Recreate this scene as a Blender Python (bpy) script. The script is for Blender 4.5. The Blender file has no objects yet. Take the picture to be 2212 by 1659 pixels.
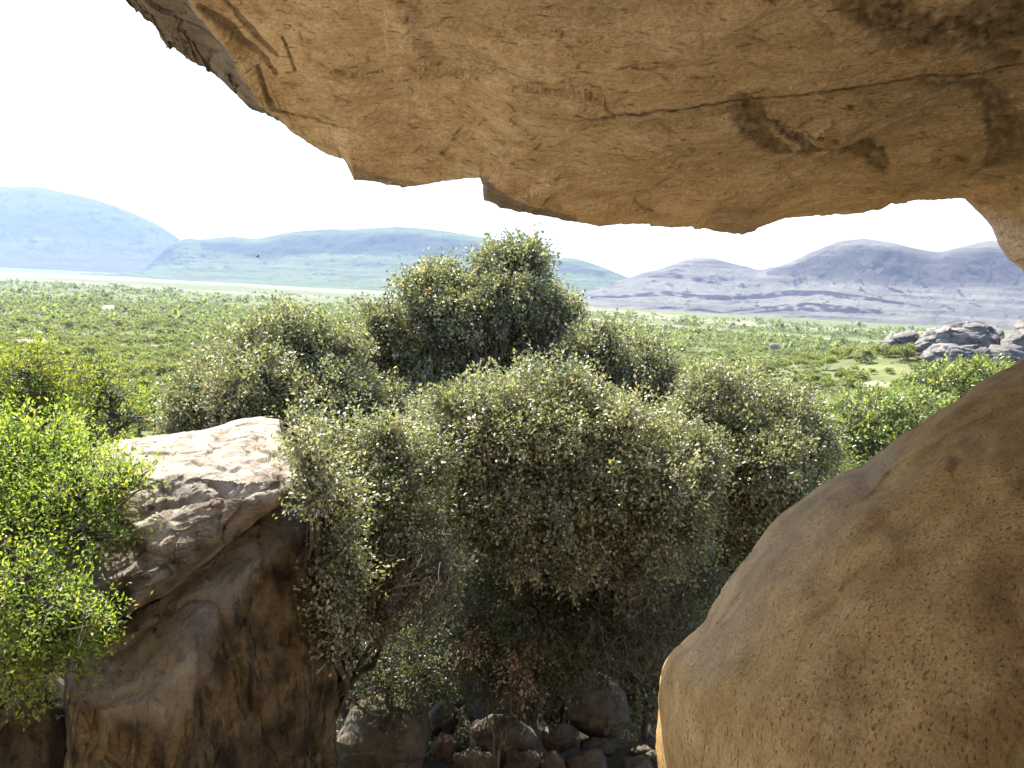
import bpy, math, random
import numpy as np
from mathutils import Matrix, Vector

random.seed(7)
RNG = np.random.default_rng(11)
C = bpy.context.scene.collection
SC = bpy.context.scene

# ------------------------------------------------------------------ camera
EYE = np.array([0.0, 0.0, 8.0])
FPX = 1106.0 / math.tan(math.radians(30.0))          # focal length in survey units (a 2212 wide frame)
PITCH, ROLL = math.radians(6.37), math.radians(2.6)
FWD = np.array([0, math.cos(PITCH), -math.sin(PITCH)])
_up0 = np.array([0, math.sin(PITCH), math.cos(PITCH)])
_r0 = np.array([1.0, 0, 0])
RGT = math.cos(ROLL) * _r0 + math.sin(ROLL) * _up0
UPV = math.cos(ROLL) * _up0 - math.sin(ROLL) * _r0


def U(x, y, d):
    """survey bearing (x, y) and distance ahead d -> a place in the world"""
    x = np.asarray(x, float); y = np.asarray(y, float); d = np.asarray(d, float)
    a = (x - 1106.0) / FPX; b = -(y - 829.5) / FPX
    return EYE + d[..., None] * (FWD + a[..., None] * RGT + b[..., None] * UPV)


def bearing(P):
    """world -> survey bearing and distance ahead"""
    q = P - EYE
    d = q @ FWD
    dd = np.where(np.abs(d) < 1e-3, 1e-3, d)
    return 1106.0 + FPX * (q @ RGT) / dd, 829.5 - FPX * (q @ UPV) / dd, d


cam = bpy.data.cameras.new("camera")
cam.sensor_width = 36.0
cam.lens = 18.0 / math.tan(math.radians(30.0))
cam.clip_start = 0.05
cam.clip_end = 60000
camo = bpy.data.objects.new("camera", cam)
M = Matrix.Identity(4)
for i in range(3):
    M[i][0] = RGT[i]; M[i][1] = UPV[i]; M[i][2] = -FWD[i]; M[i][3] = EYE[i]
camo.matrix_world = M
C.objects.link(camo)
SC.camera = camo

# ------------------------------------------------------------------ noise
_perm = np.random.default_rng(3).permutation(256)
_perm = np.concatenate([_perm, _perm, _perm])
_grad = np.random.default_rng(4).normal(size=(256, 3))
_grad /= np.linalg.norm(_grad, axis=1)[:, None]


def noise(p):
    p = np.asarray(p, float)
    i = np.floor(p).astype(np.int64); f = p - i
    i &= 255
    w = f * f * f * (f * (f * 6 - 15) + 10)
    out = 0
    for dx in (0, 1):
        wx = w[..., 0] if dx else 1 - w[..., 0]
        hx = _perm[i[..., 0] + dx]
        for dy in (0, 1):
            wy = w[..., 1] if dy else 1 - w[..., 1]
            hy = _perm[hx + i[..., 1] + dy]
            for dz in (0, 1):
                wz = w[..., 2] if dz else 1 - w[..., 2]
                g = _grad[_perm[hy + i[..., 2] + dz] & 255]
                v = g[..., 0] * (f[..., 0] - dx) + g[..., 1] * (f[..., 1] - dy) + g[..., 2] * (f[..., 2] - dz)
                out = out + wx * wy * wz * v
    return out * 1.5


def fbm(p, o=4, lac=2.03, gain=0.5):
    s = 0; a = 1.0; q = np.asarray(p, float)
    for k in range(o):
        s = s + a * noise(q + 17.3 * k); q = q * lac; a *= gain
    return s


def ridged(p, o=4):
    s = 0; a = 1.0; q = np.asarray(p, float)
    for k in range(o):
        s = s + a * (1 - 2 * np.abs(noise(q + 9.1 * k))); q = q * 2.1; a *= 0.5
    return s


def worley(p, seed=0):
    """nearest jittered cell: distance gap to the second, cell centre, three random numbers of the cell"""
    p = np.asarray(p, float); shp = p.shape[:-1]; p = p.reshape(-1, 3)
    i0 = np.floor(p).astype(np.int64)
    n = len(p)
    d1 = np.full(n, 9.0); d2 = np.full(n, 9.0); cen = np.zeros((n, 3)); rid = np.zeros(n, np.int64)
    for dx in (-1, 0, 1):
        for dy in (-1, 0, 1):
            for dz in (-1, 0, 1):
                c = i0 + np.array([dx, dy, dz]); m = (c + seed) & 255
                h = _perm[_perm[_perm[m[:, 0]] + m[:, 1]] + m[:, 2]]
                q = c + .5 + .42 * np.stack([_grad[h & 255, 0], _grad[(h + 91) & 255, 1], _grad[(h + 37) & 255, 2]], 1)
                d = np.linalg.norm(p - q, axis=1)
                b = d < d1
                d2 = np.where(b, d1, np.minimum(d2, d)); d1 = np.where(b, d, d1)
                cen[b] = q[b]; rid[b] = h[b]
    rnd = np.stack([(rid * 37 % 251) / 251.0, (rid * 91 % 241) / 241.0, (rid * 53 % 239) / 239.0], 1)
    return (d2 - d1).reshape(shp), cen.reshape(shp + (3,)), rnd.reshape(shp + (3,))


def chips(P, size, warp, step, tilt, seed=0, groove=0.0):
    """broken, hard-edged facets: every cell of the rock face has its own level and lean"""
    sc = np.array(size, float)
    q = P / sc + seed * 1.37 + warp * np.stack([fbm(P / sc * .8 + 3 + seed, 3), fbm(P / sc * .8 + 11 + seed, 3), fbm(P / sc * .8 + 23 + seed, 3)], -1)
    gap, cen, rnd = worley(q, seed)
    out = step * (rnd[..., 0] - .5) * 2 + tilt * ((q - cen) * (rnd - .5) * 2).sum(-1)
    if groove: out = out - groove * (1 - smooth(0, .10, gap))
    return out


def smooth(a, b, x):
    t = np.clip((x - a) / (b - a), 0, 1)
    return t * t * (3 - 2 * t)


def nrm(v):
    return v / np.maximum(np.linalg.norm(v, axis=-1, keepdims=True), 1e-9)


# ------------------------------------------------------------------ mesh helpers
def mesh_np(name, V, Q, mat, parent=None, T=None, attrs=None, smooth_shade=True, link=True):
    V = np.asarray(V, np.float32).reshape(-1, 3)
    Q = np.asarray(Q, np.int32).reshape(-1, 4)
    T = np.zeros((0, 3), np.int32) if T is None else np.asarray(T, np.int32).reshape(-1, 3)
    me = bpy.data.meshes.new(name)
    me.vertices.add(len(V)); me.vertices.foreach_set("co", V.ravel())
    nl = Q.size + T.size
    me.loops.add(nl)
    me.loops.foreach_set("vertex_index", np.concatenate([Q.ravel(), T.ravel()]))
    me.polygons.add(len(Q) + len(T))
    st = np.concatenate([np.arange(len(Q)) * 4, Q.size + np.arange(len(T)) * 3]).astype(np.int32)
    me.polygons.foreach_set("loop_start", st)
    me.polygons.foreach_set("use_smooth", np.full(len(st), smooth_shade))
    for k, a in (attrs or {}).items():
        at = me.attributes.new(k, "FLOAT", "POINT")
        at.data.foreach_set("value", np.asarray(a, np.float32).ravel())
    me.update(calc_edges=True)
    me.materials.append(mat)
    o = bpy.data.objects.new(name, me)
    if link:
        C.objects.link(o)
    if parent is not None:
        o.parent = parent
        o.matrix_parent_inverse = Matrix.Translation(-parent.location)
    return o


def tag(o, label=None, cat=None, group=None, kind=None):
    if label: o["label"] = label
    if cat: o["category"] = cat
    if group: o["group"] = group
    if kind: o["kind"] = kind
    return o


def empty(name, loc):
    o = bpy.data.objects.new(name, None)
    o.location = loc
    o.empty_display_size = 0.3
    C.objects.link(o)
    return o


def grid_quads(r, c, wrap=False):
    i = np.arange(r - 1)[:, None]
    j = np.arange(c if wrap else c - 1)[None, :]
    j2 = (j + 1) % c
    return np.stack([i * c + j, i * c + j2, (i + 1) * c + j2, (i + 1) * c + j], -1).reshape(-1, 4)


def grid_normals(P):
    du = np.gradient(P, axis=1); dv = np.gradient(P, axis=0)
    return nrm(np.cross(du, dv))


def tubes(paths, radii, sides=4):
    """paths (n,K,3), radii (n,K) -> verts, quads"""
    n, K, _ = paths.shape
    t = nrm(np.gradient(paths, axis=1))
    ref = np.where(np.abs(t[..., 2:3]) > 0.9, np.array([1.0, 0, 0]), np.array([0, 0, 1.0]))
    a = nrm(np.cross(t, ref)); b = np.cross(t, a)
    ang = np.arange(sides) * 2 * math.pi / sides
    V = paths[:, :, None, :] + radii[:, :, None, None] * (
        np.cos(ang)[None, None, :, None] * a[:, :, None, :] + np.sin(ang)[None, None, :, None] * b[:, :, None, :])
    base = (np.arange(n) * K * sides)[:, None, None]
    i = np.arange(K - 1)[None, :, None] * sides
    j = np.arange(sides)[None, None, :]; j2 = (j + 1) % sides
    Q = np.stack([base + i + j, base + i + j2, base + i + sides + j2, base + i + sides + j], -1).reshape(-1, 4)
    return V.reshape(-1, 3), Q


def leaf_quads(P, axis, nor, L, W):
    axis = nrm(axis)
    side = nrm(np.cross(axis, nor)); up = np.cross(side, axis)
    L = L[:, None]; W = W[:, None]
    V = np.stack([P, P + axis * L * .45 + side * W + up * L * .1, P + axis * L, P + axis * L * .45 - side * W + up * L * .1], 1)
    Q = np.arange(len(P) * 4).reshape(-1, 4)
    return V.reshape(-1, 3), Q


class Acc:
    def __init__(s): s.v = []; s.q = []; s.n = 0; s.a = {}
    def add(s, V, Q, **at):
        s.v.append(V); s.q.append(Q + s.n); s.n += len(V)
        for k, x in at.items(): s.a.setdefault(k, []).append(np.broadcast_to(x, (len(V),)))
    def build(s, name, mat, parent=None, **k):
        return mesh_np(name, np.concatenate(s.v), np.concatenate(s.q), mat, parent,
                       attrs={k2: np.concatenate(x) for k2, x in s.a.items()}, **k)


# ------------------------------------------------------------------ materials
class Nodes:
    def __init__(s, name):
        s.m = bpy.data.materials.new(name); s.m.use_nodes = True
        s.t = s.m.node_tree; s.t.nodes.clear()
        s.out = s.t.nodes.new("ShaderNodeOutputMaterial")
    def n(s, typ, **kw):
        d = s.t.nodes.new(typ)
        for k, v in kw.items(): setattr(d, k, v)
        return d
    def l(s, a, b): s.t.links.new(a, b)
    def pos(s):
        return s.n("ShaderNodeNewGeometry").outputs["Position"]
    def mapped(s, vec, scale, rot=(0, 0, 0)):
        m = s.n("ShaderNodeMapping"); m.inputs["Scale"].default_value = scale
        m.inputs["Rotation"].default_value = rot
        s.l(vec, m.inputs["Vector"]); return m.outputs[0]
    def noise(s, vec, scale, detail=6, rough=0.6, dist=0.0):
        d = s.n("ShaderNodeTexNoise")
        d.inputs["Scale"].default_value = scale; d.inputs["Detail"].default_value = detail
        d.inputs["Roughness"].default_value = rough; d.inputs["Distortion"].default_value = dist
        s.l(vec, d.inputs["Vector"]); return d.outputs["Fac"]
    def ramp(s, fac, stops, interp="LINEAR"):
        r = s.n("ShaderNodeValToRGB"); r.color_ramp.interpolation = interp
        e = r.color_ramp.elements
        while len(e) < len(stops): e.new(0.5)
        for i, (p, c) in enumerate(stops):
            e[i].position = p
            e[i].color = (c, c, c, 1) if isinstance(c, (int, float)) else (*c, 1)
        s.l(fac, r.inputs[0]); return r.outputs[0]
    def mix(s, fac, a, b, mode="MIX"):
        m = s.n("ShaderNodeMix", data_type="RGBA", blend_type=mode)
        for k, v in ((0, fac), (6, a), (7, b)):
            if hasattr(v, "is_output"): s.l(v, m.inputs[k])
            else: m.inputs[k].default_value = v if k == 0 else (*v, 1)
        return m.outputs[2]
    def math(s, op, a, b=0.0, clamp=False):
        m = s.n("ShaderNodeMath", operation=op); m.use_clamp = clamp
        for k, v in ((0, a), (1, b)):
            if hasattr(v, "is_output"): s.l(v, m.inputs[k])
            else: m.inputs[k].default_value = v
        return m.outputs[0]
    def attr(s, name):
        a = s.n("ShaderNodeAttribute"); a.attribute_name = name; return a.outputs["Fac"]
    def bump(s, h, dist, strength=1.0, prev=None):
        b = s.n("ShaderNodeBump"); b.inputs["Distance"].default_value = dist
        b.inputs["Strength"].default_value = strength
        s.l(h, b.inputs["Height"])
        if prev is not None: s.l(prev, b.inputs["Normal"])
        return b.outputs[0]
    def surf(s, col, normal=None, rough=0.9, spec=0.2):
        p = s.n("ShaderNodeBsdfPrincipled")
        if hasattr(col, "is_output"): s.l(col, p.inputs["Base Color"])
        else: p.inputs["Base Color"].default_value = (*col, 1)
        p.inputs["Roughness"].default_value = rough
        p.inputs["Specular IOR Level"].default_value = spec
        if normal is not None: s.l(normal, p.inputs["Normal"])
        return p
    def done(s, sh):
        s.l(sh.outputs[0] if hasattr(sh, "outputs") else sh, s.out.inputs["Surface"]); return s.m


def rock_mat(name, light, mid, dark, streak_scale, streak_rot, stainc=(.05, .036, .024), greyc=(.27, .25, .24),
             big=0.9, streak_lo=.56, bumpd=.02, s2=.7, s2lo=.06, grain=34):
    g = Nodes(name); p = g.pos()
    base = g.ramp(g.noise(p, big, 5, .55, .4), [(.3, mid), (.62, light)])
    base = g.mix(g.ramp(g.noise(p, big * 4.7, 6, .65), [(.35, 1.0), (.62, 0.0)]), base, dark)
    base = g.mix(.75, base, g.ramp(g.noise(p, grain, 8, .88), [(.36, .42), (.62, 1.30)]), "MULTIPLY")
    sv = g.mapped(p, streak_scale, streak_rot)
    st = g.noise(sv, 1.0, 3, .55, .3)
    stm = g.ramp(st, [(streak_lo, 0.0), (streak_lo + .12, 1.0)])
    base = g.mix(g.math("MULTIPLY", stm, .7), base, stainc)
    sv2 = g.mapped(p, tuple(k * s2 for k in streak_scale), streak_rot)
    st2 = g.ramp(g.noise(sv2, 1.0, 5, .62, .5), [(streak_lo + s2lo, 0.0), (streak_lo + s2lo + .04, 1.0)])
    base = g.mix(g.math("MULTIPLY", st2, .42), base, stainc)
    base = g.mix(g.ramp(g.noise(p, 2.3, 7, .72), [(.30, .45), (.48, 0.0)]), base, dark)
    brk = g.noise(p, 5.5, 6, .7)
    sa = g.math("MULTIPLY", g.attr("stain_shade"), g.ramp(brk, [(.3, .62), (.6, 1.0)]))
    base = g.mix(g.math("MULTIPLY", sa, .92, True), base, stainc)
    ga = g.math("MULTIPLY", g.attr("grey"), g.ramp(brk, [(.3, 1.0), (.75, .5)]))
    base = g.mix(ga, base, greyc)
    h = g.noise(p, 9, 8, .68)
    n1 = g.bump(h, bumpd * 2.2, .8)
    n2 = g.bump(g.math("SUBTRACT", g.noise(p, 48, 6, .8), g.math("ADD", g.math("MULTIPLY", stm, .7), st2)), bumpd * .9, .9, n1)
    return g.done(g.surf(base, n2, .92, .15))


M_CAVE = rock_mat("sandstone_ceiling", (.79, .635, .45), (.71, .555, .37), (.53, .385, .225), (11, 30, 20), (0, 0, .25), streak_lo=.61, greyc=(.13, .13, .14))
M_BOULDER = rock_mat("sandstone_boulder", (.53, .335, .13), (.44, .27, .095), (.32, .19, .064), (95, 70, 24), (0, .55, .2), streak_lo=.585, s2=.38, s2lo=.075, grain=60, bumpd=.014)
M_SLAB = rock_mat("weathered_slab", (.54, .475, .38), (.41, .345, .26), (.26, .20, .135), (6, 6, 2), (.3, .4, 0), stainc=(.05, .035, .02), streak_lo=.64, bumpd=.04)
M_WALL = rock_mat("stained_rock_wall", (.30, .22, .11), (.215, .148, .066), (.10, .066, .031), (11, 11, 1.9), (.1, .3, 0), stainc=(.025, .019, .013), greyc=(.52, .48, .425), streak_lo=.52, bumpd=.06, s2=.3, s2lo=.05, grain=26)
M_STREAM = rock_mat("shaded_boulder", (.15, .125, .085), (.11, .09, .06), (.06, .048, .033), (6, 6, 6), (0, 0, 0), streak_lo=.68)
M_FARROCK = rock_mat("grey_outcrop", (.42, .385, .34), (.33, .30, .265), (.2, .18, .16), (.5, .5, 1.4), (.2, .2, 0), big=.12, streak_lo=.6, bumpd=.25)


def leaf_mat(name, stops, trans, transfac=.35, rough=.38, spec=.45):
    g = Nodes(name)
    col = g.ramp(g.attr("rnd"), stops)
    p = g.surf(col, None, rough, spec)
    t = g.n("ShaderNodeBsdfTranslucent")
    tc = g.mix(1.0, col, trans, "MULTIPLY"); g.l(tc, t.inputs["Color"])
    m = g.n("ShaderNodeMixShader"); m.inputs[0].default_value = transfac
    g.l(p.outputs[0], m.inputs[1]); g.l(t.outputs[0], m.inputs[2])
    return g.done(m)


M_OLIVE = leaf_mat("leathery_leaf", [(0, (.065, .070, .036)), (.46, (.178, .184, .096)), (.82, (.325, .325, .185)), (.95, (.48, .455, .30)), (1, (.36, .24, .16))], (1.5, 1.6, .7), .24, .42, .42)
M_BRIGHT = leaf_mat("fresh_leaf", [(0, (.052, .09, .018)), (.45, (.122, .18, .036)), (.88, (.21, .268, .066)), (1, (.29, .25, .06))], (2.0, 1.9, .8), .48, .45, .35)
M_YELLOW = leaf_mat("yellowing_leaf", [(0, (.085, .12, .022)), (.65, (.15, .19, .034)), (.95, (.22, .225, .04)), (1, (.36, .22, .035))], (1.8, 1.7, .8), .45, .5, .3)
M_GREEN = leaf_mat("broad_green_leaf", [(0, (.075, .10, .038)), (.5, (.145, .175, .065)), (.9, (.22, .24, .105)), (1, (.26, .26, .13))], (1.8, 1.8, .8), .4, .4, .45)
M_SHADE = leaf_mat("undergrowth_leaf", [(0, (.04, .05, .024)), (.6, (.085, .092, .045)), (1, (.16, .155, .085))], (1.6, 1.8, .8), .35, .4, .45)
M_DRY = leaf_mat("dry_leaf", [(0, (.22, .15, .08)), (.6, (.38, .28, .17)), (1, (.5, .4, .28))], (1.2, 1.1, .9), .3, .6, .3)


def bark_mat(name, a, b):
    g = Nodes(name); p = g.pos()
    c = g.ramp(g.noise(g.mapped(p, (9, 9, 3)), 1.5, 5, .7), [(.3, a), (.7, b)])
    return g.done(g.surf(c, g.bump(g.noise(p, 30, 4), .01), .9, .2))


M_BARK = bark_mat("grey_bark", (.06, .05, .04), (.165, .135, .108))
M_TWIG = bark_mat("dead_twig", (.10, .072, .045), (.22, .165, .115))


def shrub_mat(name):
    g = Nodes(name)
    h = g.attr("hue")
    c = g.ramp(h, [(0, (.115, .128, .05)), (.45, (.162, .172, .064)), (.72, (.145, .185, .064)), (.9, (.19, .232, .07)), (1, (.185, .20, .118))])
    c = g.mix(1.0, c, g.ramp(g.attr("rnd"), [(0, .75), (.7, 1.0), (1, 1.25)]), "MULTIPLY")
    p = g.surf(c, None, .6, .25)
    t = g.n("ShaderNodeBsdfTranslucent")
    g.l(g.mix(1.0, c, (1.7, 1.7, .8), "MULTIPLY"), t.inputs["Color"])
    m = g.n("ShaderNodeMixShader"); m.inputs[0].default_value = .4
    g.l(p.outputs[0], m.inputs[1]); g.l(t.outputs[0], m.inputs[2])
    return g.done(m)


M_SHRUB = shrub_mat("desert_shrub_leaf")


def plain_mat():
    g = Nodes("valley_floor"); p = g.pos()
    soil = g.ramp(g.noise(p, .15, 8, .7), [(.3, (.17, .14, .09)), (.7, (.28, .235, .17))])
    veg = g.ramp(g.noise(p, .012, 8, .65), [(.35, (.09, .10, .04)), (.55, (.125, .135, .053)), (.7, (.115, .142, .053))])
    veg = g.mix(g.ramp(g.noise(p, .11, 6, .75), [(.42, .75), (.62, 0.0)]), veg, (.055, .065, .022))
    cover = g.math("ADD", g.attr("cover"), g.math("MULTIPLY", g.math("SUBTRACT", g.noise(p, .045, 9, .75), .5), .9))
    c = g.mix(g.ramp(cover, [(.42, 0.0), (.6, 1.0)]), soil, veg)
    c = g.mix(g.math('MULTIPLY', g.attr('gully_shade'), .93), c, g.ramp(g.noise(p, 9, 6, .8), [(.35, (.025, .018, .012)), (.7, (.10, .075, .05))]))  # near ground painted darker to stand for the shade in the gully
    return g.done(g.surf(c, g.bump(g.noise(p, .8, 6), .3, .5), .95, .1))


M_PLAIN = plain_mat()


def road_mat():
    g = Nodes("pale_dirt"); p = g.pos()
    c = g.ramp(g.noise(p, .1, 8, .7), [(.3, (.33, .26, .18)), (.7, (.46, .38, .28))])
    return g.done(g.surf(c, None, .95, .1))


M_ROAD = road_mat()


def hill_mat(name, low, high, cliff, strata=0.0):
    g = Nodes(name); p = g.pos()
    up = g.n("ShaderNodeSeparateXYZ"); geo = g.n("ShaderNodeNewGeometry"); g.l(geo.outputs["True Normal"], up.inputs[0])
    c = g.ramp(g.noise(p, .012, 10, .7), [(.33, low), (.66, high)])
    speck = g.ramp(g.noise(p, .06, 8, .8), [(.5, 0.0), (.68, .4)])
    c = g.mix(speck, c, (.05, .055, .03))
    steep = g.ramp(g.math("ADD", up.outputs[2], g.math("MULTIPLY", g.math("SUBTRACT", g.noise(p, .01, 6), .5), .25)), [(.70, 1.0), (.84, 0.0)])
    c = g.mix(g.math("MULTIPLY", steep, .85), c, cliff)
    lay = g.noise(g.mapped(p, (.0016, .0016, .10)), 1.0, 3, .5, .3)
    c = g.mix(g.ramp(lay, [(.5, 0.0), (.58, .36)]), c, cliff)
    cm = g.math('ADD', g.attr('cliff'), g.math('MULTIPLY', g.math('SUBTRACT', g.noise(g.mapped(p, (.02, .02, .004)), 1.0, 6, .7), .5), .9))
    c = g.mix(g.ramp(cm, [(.30, 0.0), (.66, .62)]), c, cliff)
    if strata:
        b = g.ramp(g.attr("band"), [(.3, 0.0), (.6, 1.0)])
        c = g.mix(g.math("MULTIPLY", b, strata), c, cliff)
    return g.done(g.surf(c, g.bump(g.noise(p, .03, 5, .6), 2.0, .5), .95, .05))


M_HILLA = hill_mat("far_mountain_ground", (.045, .045, .035), (.075, .07, .055), (.03, .03, .03))
M_HILLB = hill_mat("range_ground", (.055, .072, .034), (.092, .105, .055), (.026, .027, .028))
M_HILLD = hill_mat("near_mountain_ground", (.074, .069, .06), (.120, .113, .096), (.022, .02, .024), 1.0)

# ------------------------------------------------------------------ terrain
def ground(x, y):
    r = np.hypot(x, y)
    z = -26.0 * (1 - np.exp(-r / 350.0))
    z = z + 9.0 * np.exp(-(((x - 66) / 42) ** 2 + ((y - 128) / 46) ** 2))
    p = np.stack([x, y, np.zeros_like(x)], -1)
    z = z + 2.6 * smooth(17.5, 21.0, y) * (1 - smooth(40, 120, r))
    amp = smooth(8, 60, r)
    z = z + amp * 1.1 * noise(p / 45.0) + .18 * noise(p / 4.0) * smooth(2, 8, r) * smooth(2500, 400, r)
    return z


def mask_line(x, y, pts, half, lo=.55, hi=1.15):
    """soft mask around a polyline in survey bearings"""
    m = np.zeros(x.shape)
    for (x0, y0, w0), (x1, y1, w1) in zip(pts[:-1], pts[1:]):
        dx, dy = x1 - x0, y1 - y0
        t = np.clip(((x - x0) * dx + (y - y0) * dy) / (dx * dx + dy * dy), 0, 1)
        d = np.hypot(x - x0 - t * dx, y - y0 - t * dy)
        w = (w0 + t * (w1 - w0)) * half
        m = np.maximum(m, 1 - smooth(lo, hi, d / w))
    return m


def build_terrain():
    a_in = np.radians(np.linspace(-40, 40, 420)); a_out = np.radians(np.linspace(40, 320, 62)[1:-1])
    ang = np.concatenate([a_in, a_out])
    r = np.concatenate([[.5], np.geomspace(2.0, 15000, 430)])
    R, A = np.meshgrid(r, ang, indexing="ij")
    X, Y = R * np.sin(A), R * np.cos(A)
    Z = ground(X, Y)
    P = np.stack([X, Y, Z], -1)
    bx, by, d = bearing(P.reshape(-1, 3)); bx = bx.reshape(R.shape); by = by.reshape(R.shape); d = d.reshape(R.shape)
    cover = np.full(R.shape, .70)
    far = (d > 150)
    cover = np.where(R < 26, .66, cover)
    m = mask_line(bx, by, [(-400, 575, 1), (0, 592, 6), (300, 603, 6), (520, 612, 8), (800, 632, 8), (1250, 668, 9), (1500, 690, 8), (1800, 712, 6), (2400, 735, 5)], 1.0)
    m = np.maximum(m, .75 * mask_line(bx, by, [(-300, 588, 5), (0, 603, 6), (300, 620, 7), (420, 630, 6), (700, 642, 6)], 1.0))
    beyond = smooth(0, 12, (590 + .062 * bx) - by)
    m = m * .26
    cover = cover - .62 * m * far
    for (cx, cy, w, h, s) in ((75, 741, 55, 8, .8), (60, 715, 40, 5, .5), (1895, 832, 42, 8, .4), (1545, 797, 22, 7, .6), (250, 665, 45, 5, .5), (20, 690, 60, 5, .4), (400, 700, 40, 6, .3), (1640, 740, 60, 5, .3)):
        cover = cover - s * np.exp(-(((bx - cx) / w) ** 2 + ((by - cy) / h) ** 2)) * (d > 25)
    o = mesh_np("ground", P, grid_quads(len(r), len(ang), True), M_PLAIN, attrs={"cover": cover, "gully_shade": smooth(30, 20, R)})
    o.data.flip_normals()
    tag(o, kind="structure")


build_terrain()


def hit_ground(x, y):
    """the spot on the plain seen along a survey bearing"""
    lo = np.full(np.shape(x), 15.0); hi = np.full(np.shape(x), 12000.0)
    for _ in range(50):
        mid = np.sqrt(lo * hi)
        P = U(x, y, mid)
        above = P[..., 2] > ground(P[..., 0], P[..., 1])
        lo = np.where(above, mid, lo); hi = np.where(above, hi, mid)
    return U(x, y, lo)


def build_road():
    xs = np.linspace(-150, 2000, 240)
    ys = np.interp(xs, [-150, 0, 400, 700, 1000, 1250, 1500, 1800, 2000], [586, 598, 628, 643, 666, 688, 709, 734, 750])
    P = hit_ground(xs, ys)
    t = np.gradient(P[:, :2], axis=0); t /= np.linalg.norm(t, axis=1)[:, None]
    s = np.stack([-t[:, 1], t[:, 0]], 1)
    half = (5.0 + 4.0 * noise(np.stack([xs / 40, xs * 0, xs * 0], 1)))[:, None] * .6
    rows = []
    for k in (-1, -.33, .33, 1):
        q = P[:, :2] + s * half * k
        z = ground(q[:, 0], q[:, 1]) + .35
        rows.append(np.column_stack([q, z]))
    o = mesh_np("dirt_road", np.stack(rows), grid_quads(4, len(xs)), M_ROAD)
    tag(o, kind="structure")


build_road()

# ------------------------------------------------------------------ mountains
def mountain(name, sky, ridge_d, foot_d, back_d, mat, prof, gully=.10, nu=420, nf=150, nb=24, seed=0, band=False, foot_z=-32):
    sx = np.array([p[0] for p in sky], float); sy = np.array([p[1] for p in sky], float)
    xs = np.linspace(sx[0], sx[-1], nu)
    ys = np.interp(xs, sx, sy)
    k = np.ones(9) / 9
    ys = np.convolve(np.pad(ys, 4, mode="edge"), k, mode="valid")
    dr = np.interp(xs, np.linspace(sx[0], sx[-1], len(ridge_d)), ridge_d)
    ridge = U(xs, ys, dr)
    hz = ridge[:, 2] - foot_z
    df = np.interp(xs, np.linspace(sx[0], sx[-1], len(foot_d)), foot_d)
    bear = nrm(np.column_stack([ridge[:, :2] - EYE[:2], np.zeros(nu)]))
    t = np.linspace(0, 1, nf) ** 1.15
    px, py = zip(*prof)
    h = np.interp(t, px, py)
    h = np.convolve(np.pad(h, 3, mode="edge"), np.ones(7) / 7, mode="valid"); h[0] = 1
    rd = np.hypot(ridge[:, 0], ridge[:, 1])
    scale = np.median(hz)
    G = np.zeros((nf, nu, 3))
    run = (dr - df)
    for i in range(nf):
        G[i] = ridge - bear * (run * t[i])[:, None]
        G[i][:, 2] = foot_z + hz * h[i]
    q = G.copy(); q[..., 2] = 0
    g1 = ridged(q / (scale * 1.5) + seed, 4)
    g2 = fbm(q / (scale * .35) + seed, 4)
    env = (smooth(0, .12, t) * (1 - .75 * smooth(.55, 1, t)))[:, None]
    G[..., 2] += env * (gully * scale * (g1 - .6) + gully * .35 * scale * g2)
    bxx = np.broadcast_to(xs[None], (nf, nu)); tw_ = np.broadcast_to(t[:, None], (nf, nu))
    g3 = ridged(np.stack([bxx / 46 + .5 * g2, tw_ * 2.2, bxx * 0 + seed], -1), 4)
    G[..., 2] += (.028 * scale) * (g3 - .8) * (smooth(.04, .2, t) * smooth(1, .6, t))[:, None]
    G[..., 2] += (scale * .012 * g2) * (1 - env)
    tb = np.linspace(0, 1, nb + 1)[1:]
    B = np.zeros((nb, nu, 3))
    for i in range(nb):
        B[i] = ridge + bear * (back_d * tb[i])
        B[i][:, 2] = foot_z + hz * (1 - tb[i] ** 1.6)
    P = np.concatenate([B[::-1], G])
    bx, by, d = bearing(P.reshape(-1, 3))
    at = {'cliff': mask_line(bx, by, CLIFF_SHADE[name], 1.0, 0, 1.5) if name in CLIFF_SHADE else np.zeros(len(bx))}
    if band:
        wob = 5 * noise(np.stack([bx / 60, by / 40, bx * 0], -1))
        m = np.zeros(len(bx))
        for pts, w, a in STRATA:
            m = np.maximum(m, a * mask_line(bx, by + wob * .4, pts, w * 1.35))
        at["band"] = m * (.65 + .6 * fbm(np.stack([bx / 25, by / 9, bx * 0], -1), 3))
    o = mesh_np(name, P, grid_quads(nf + nb, nu), mat, attrs=at)
    tag(o, kind="structure")
    return o


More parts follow.
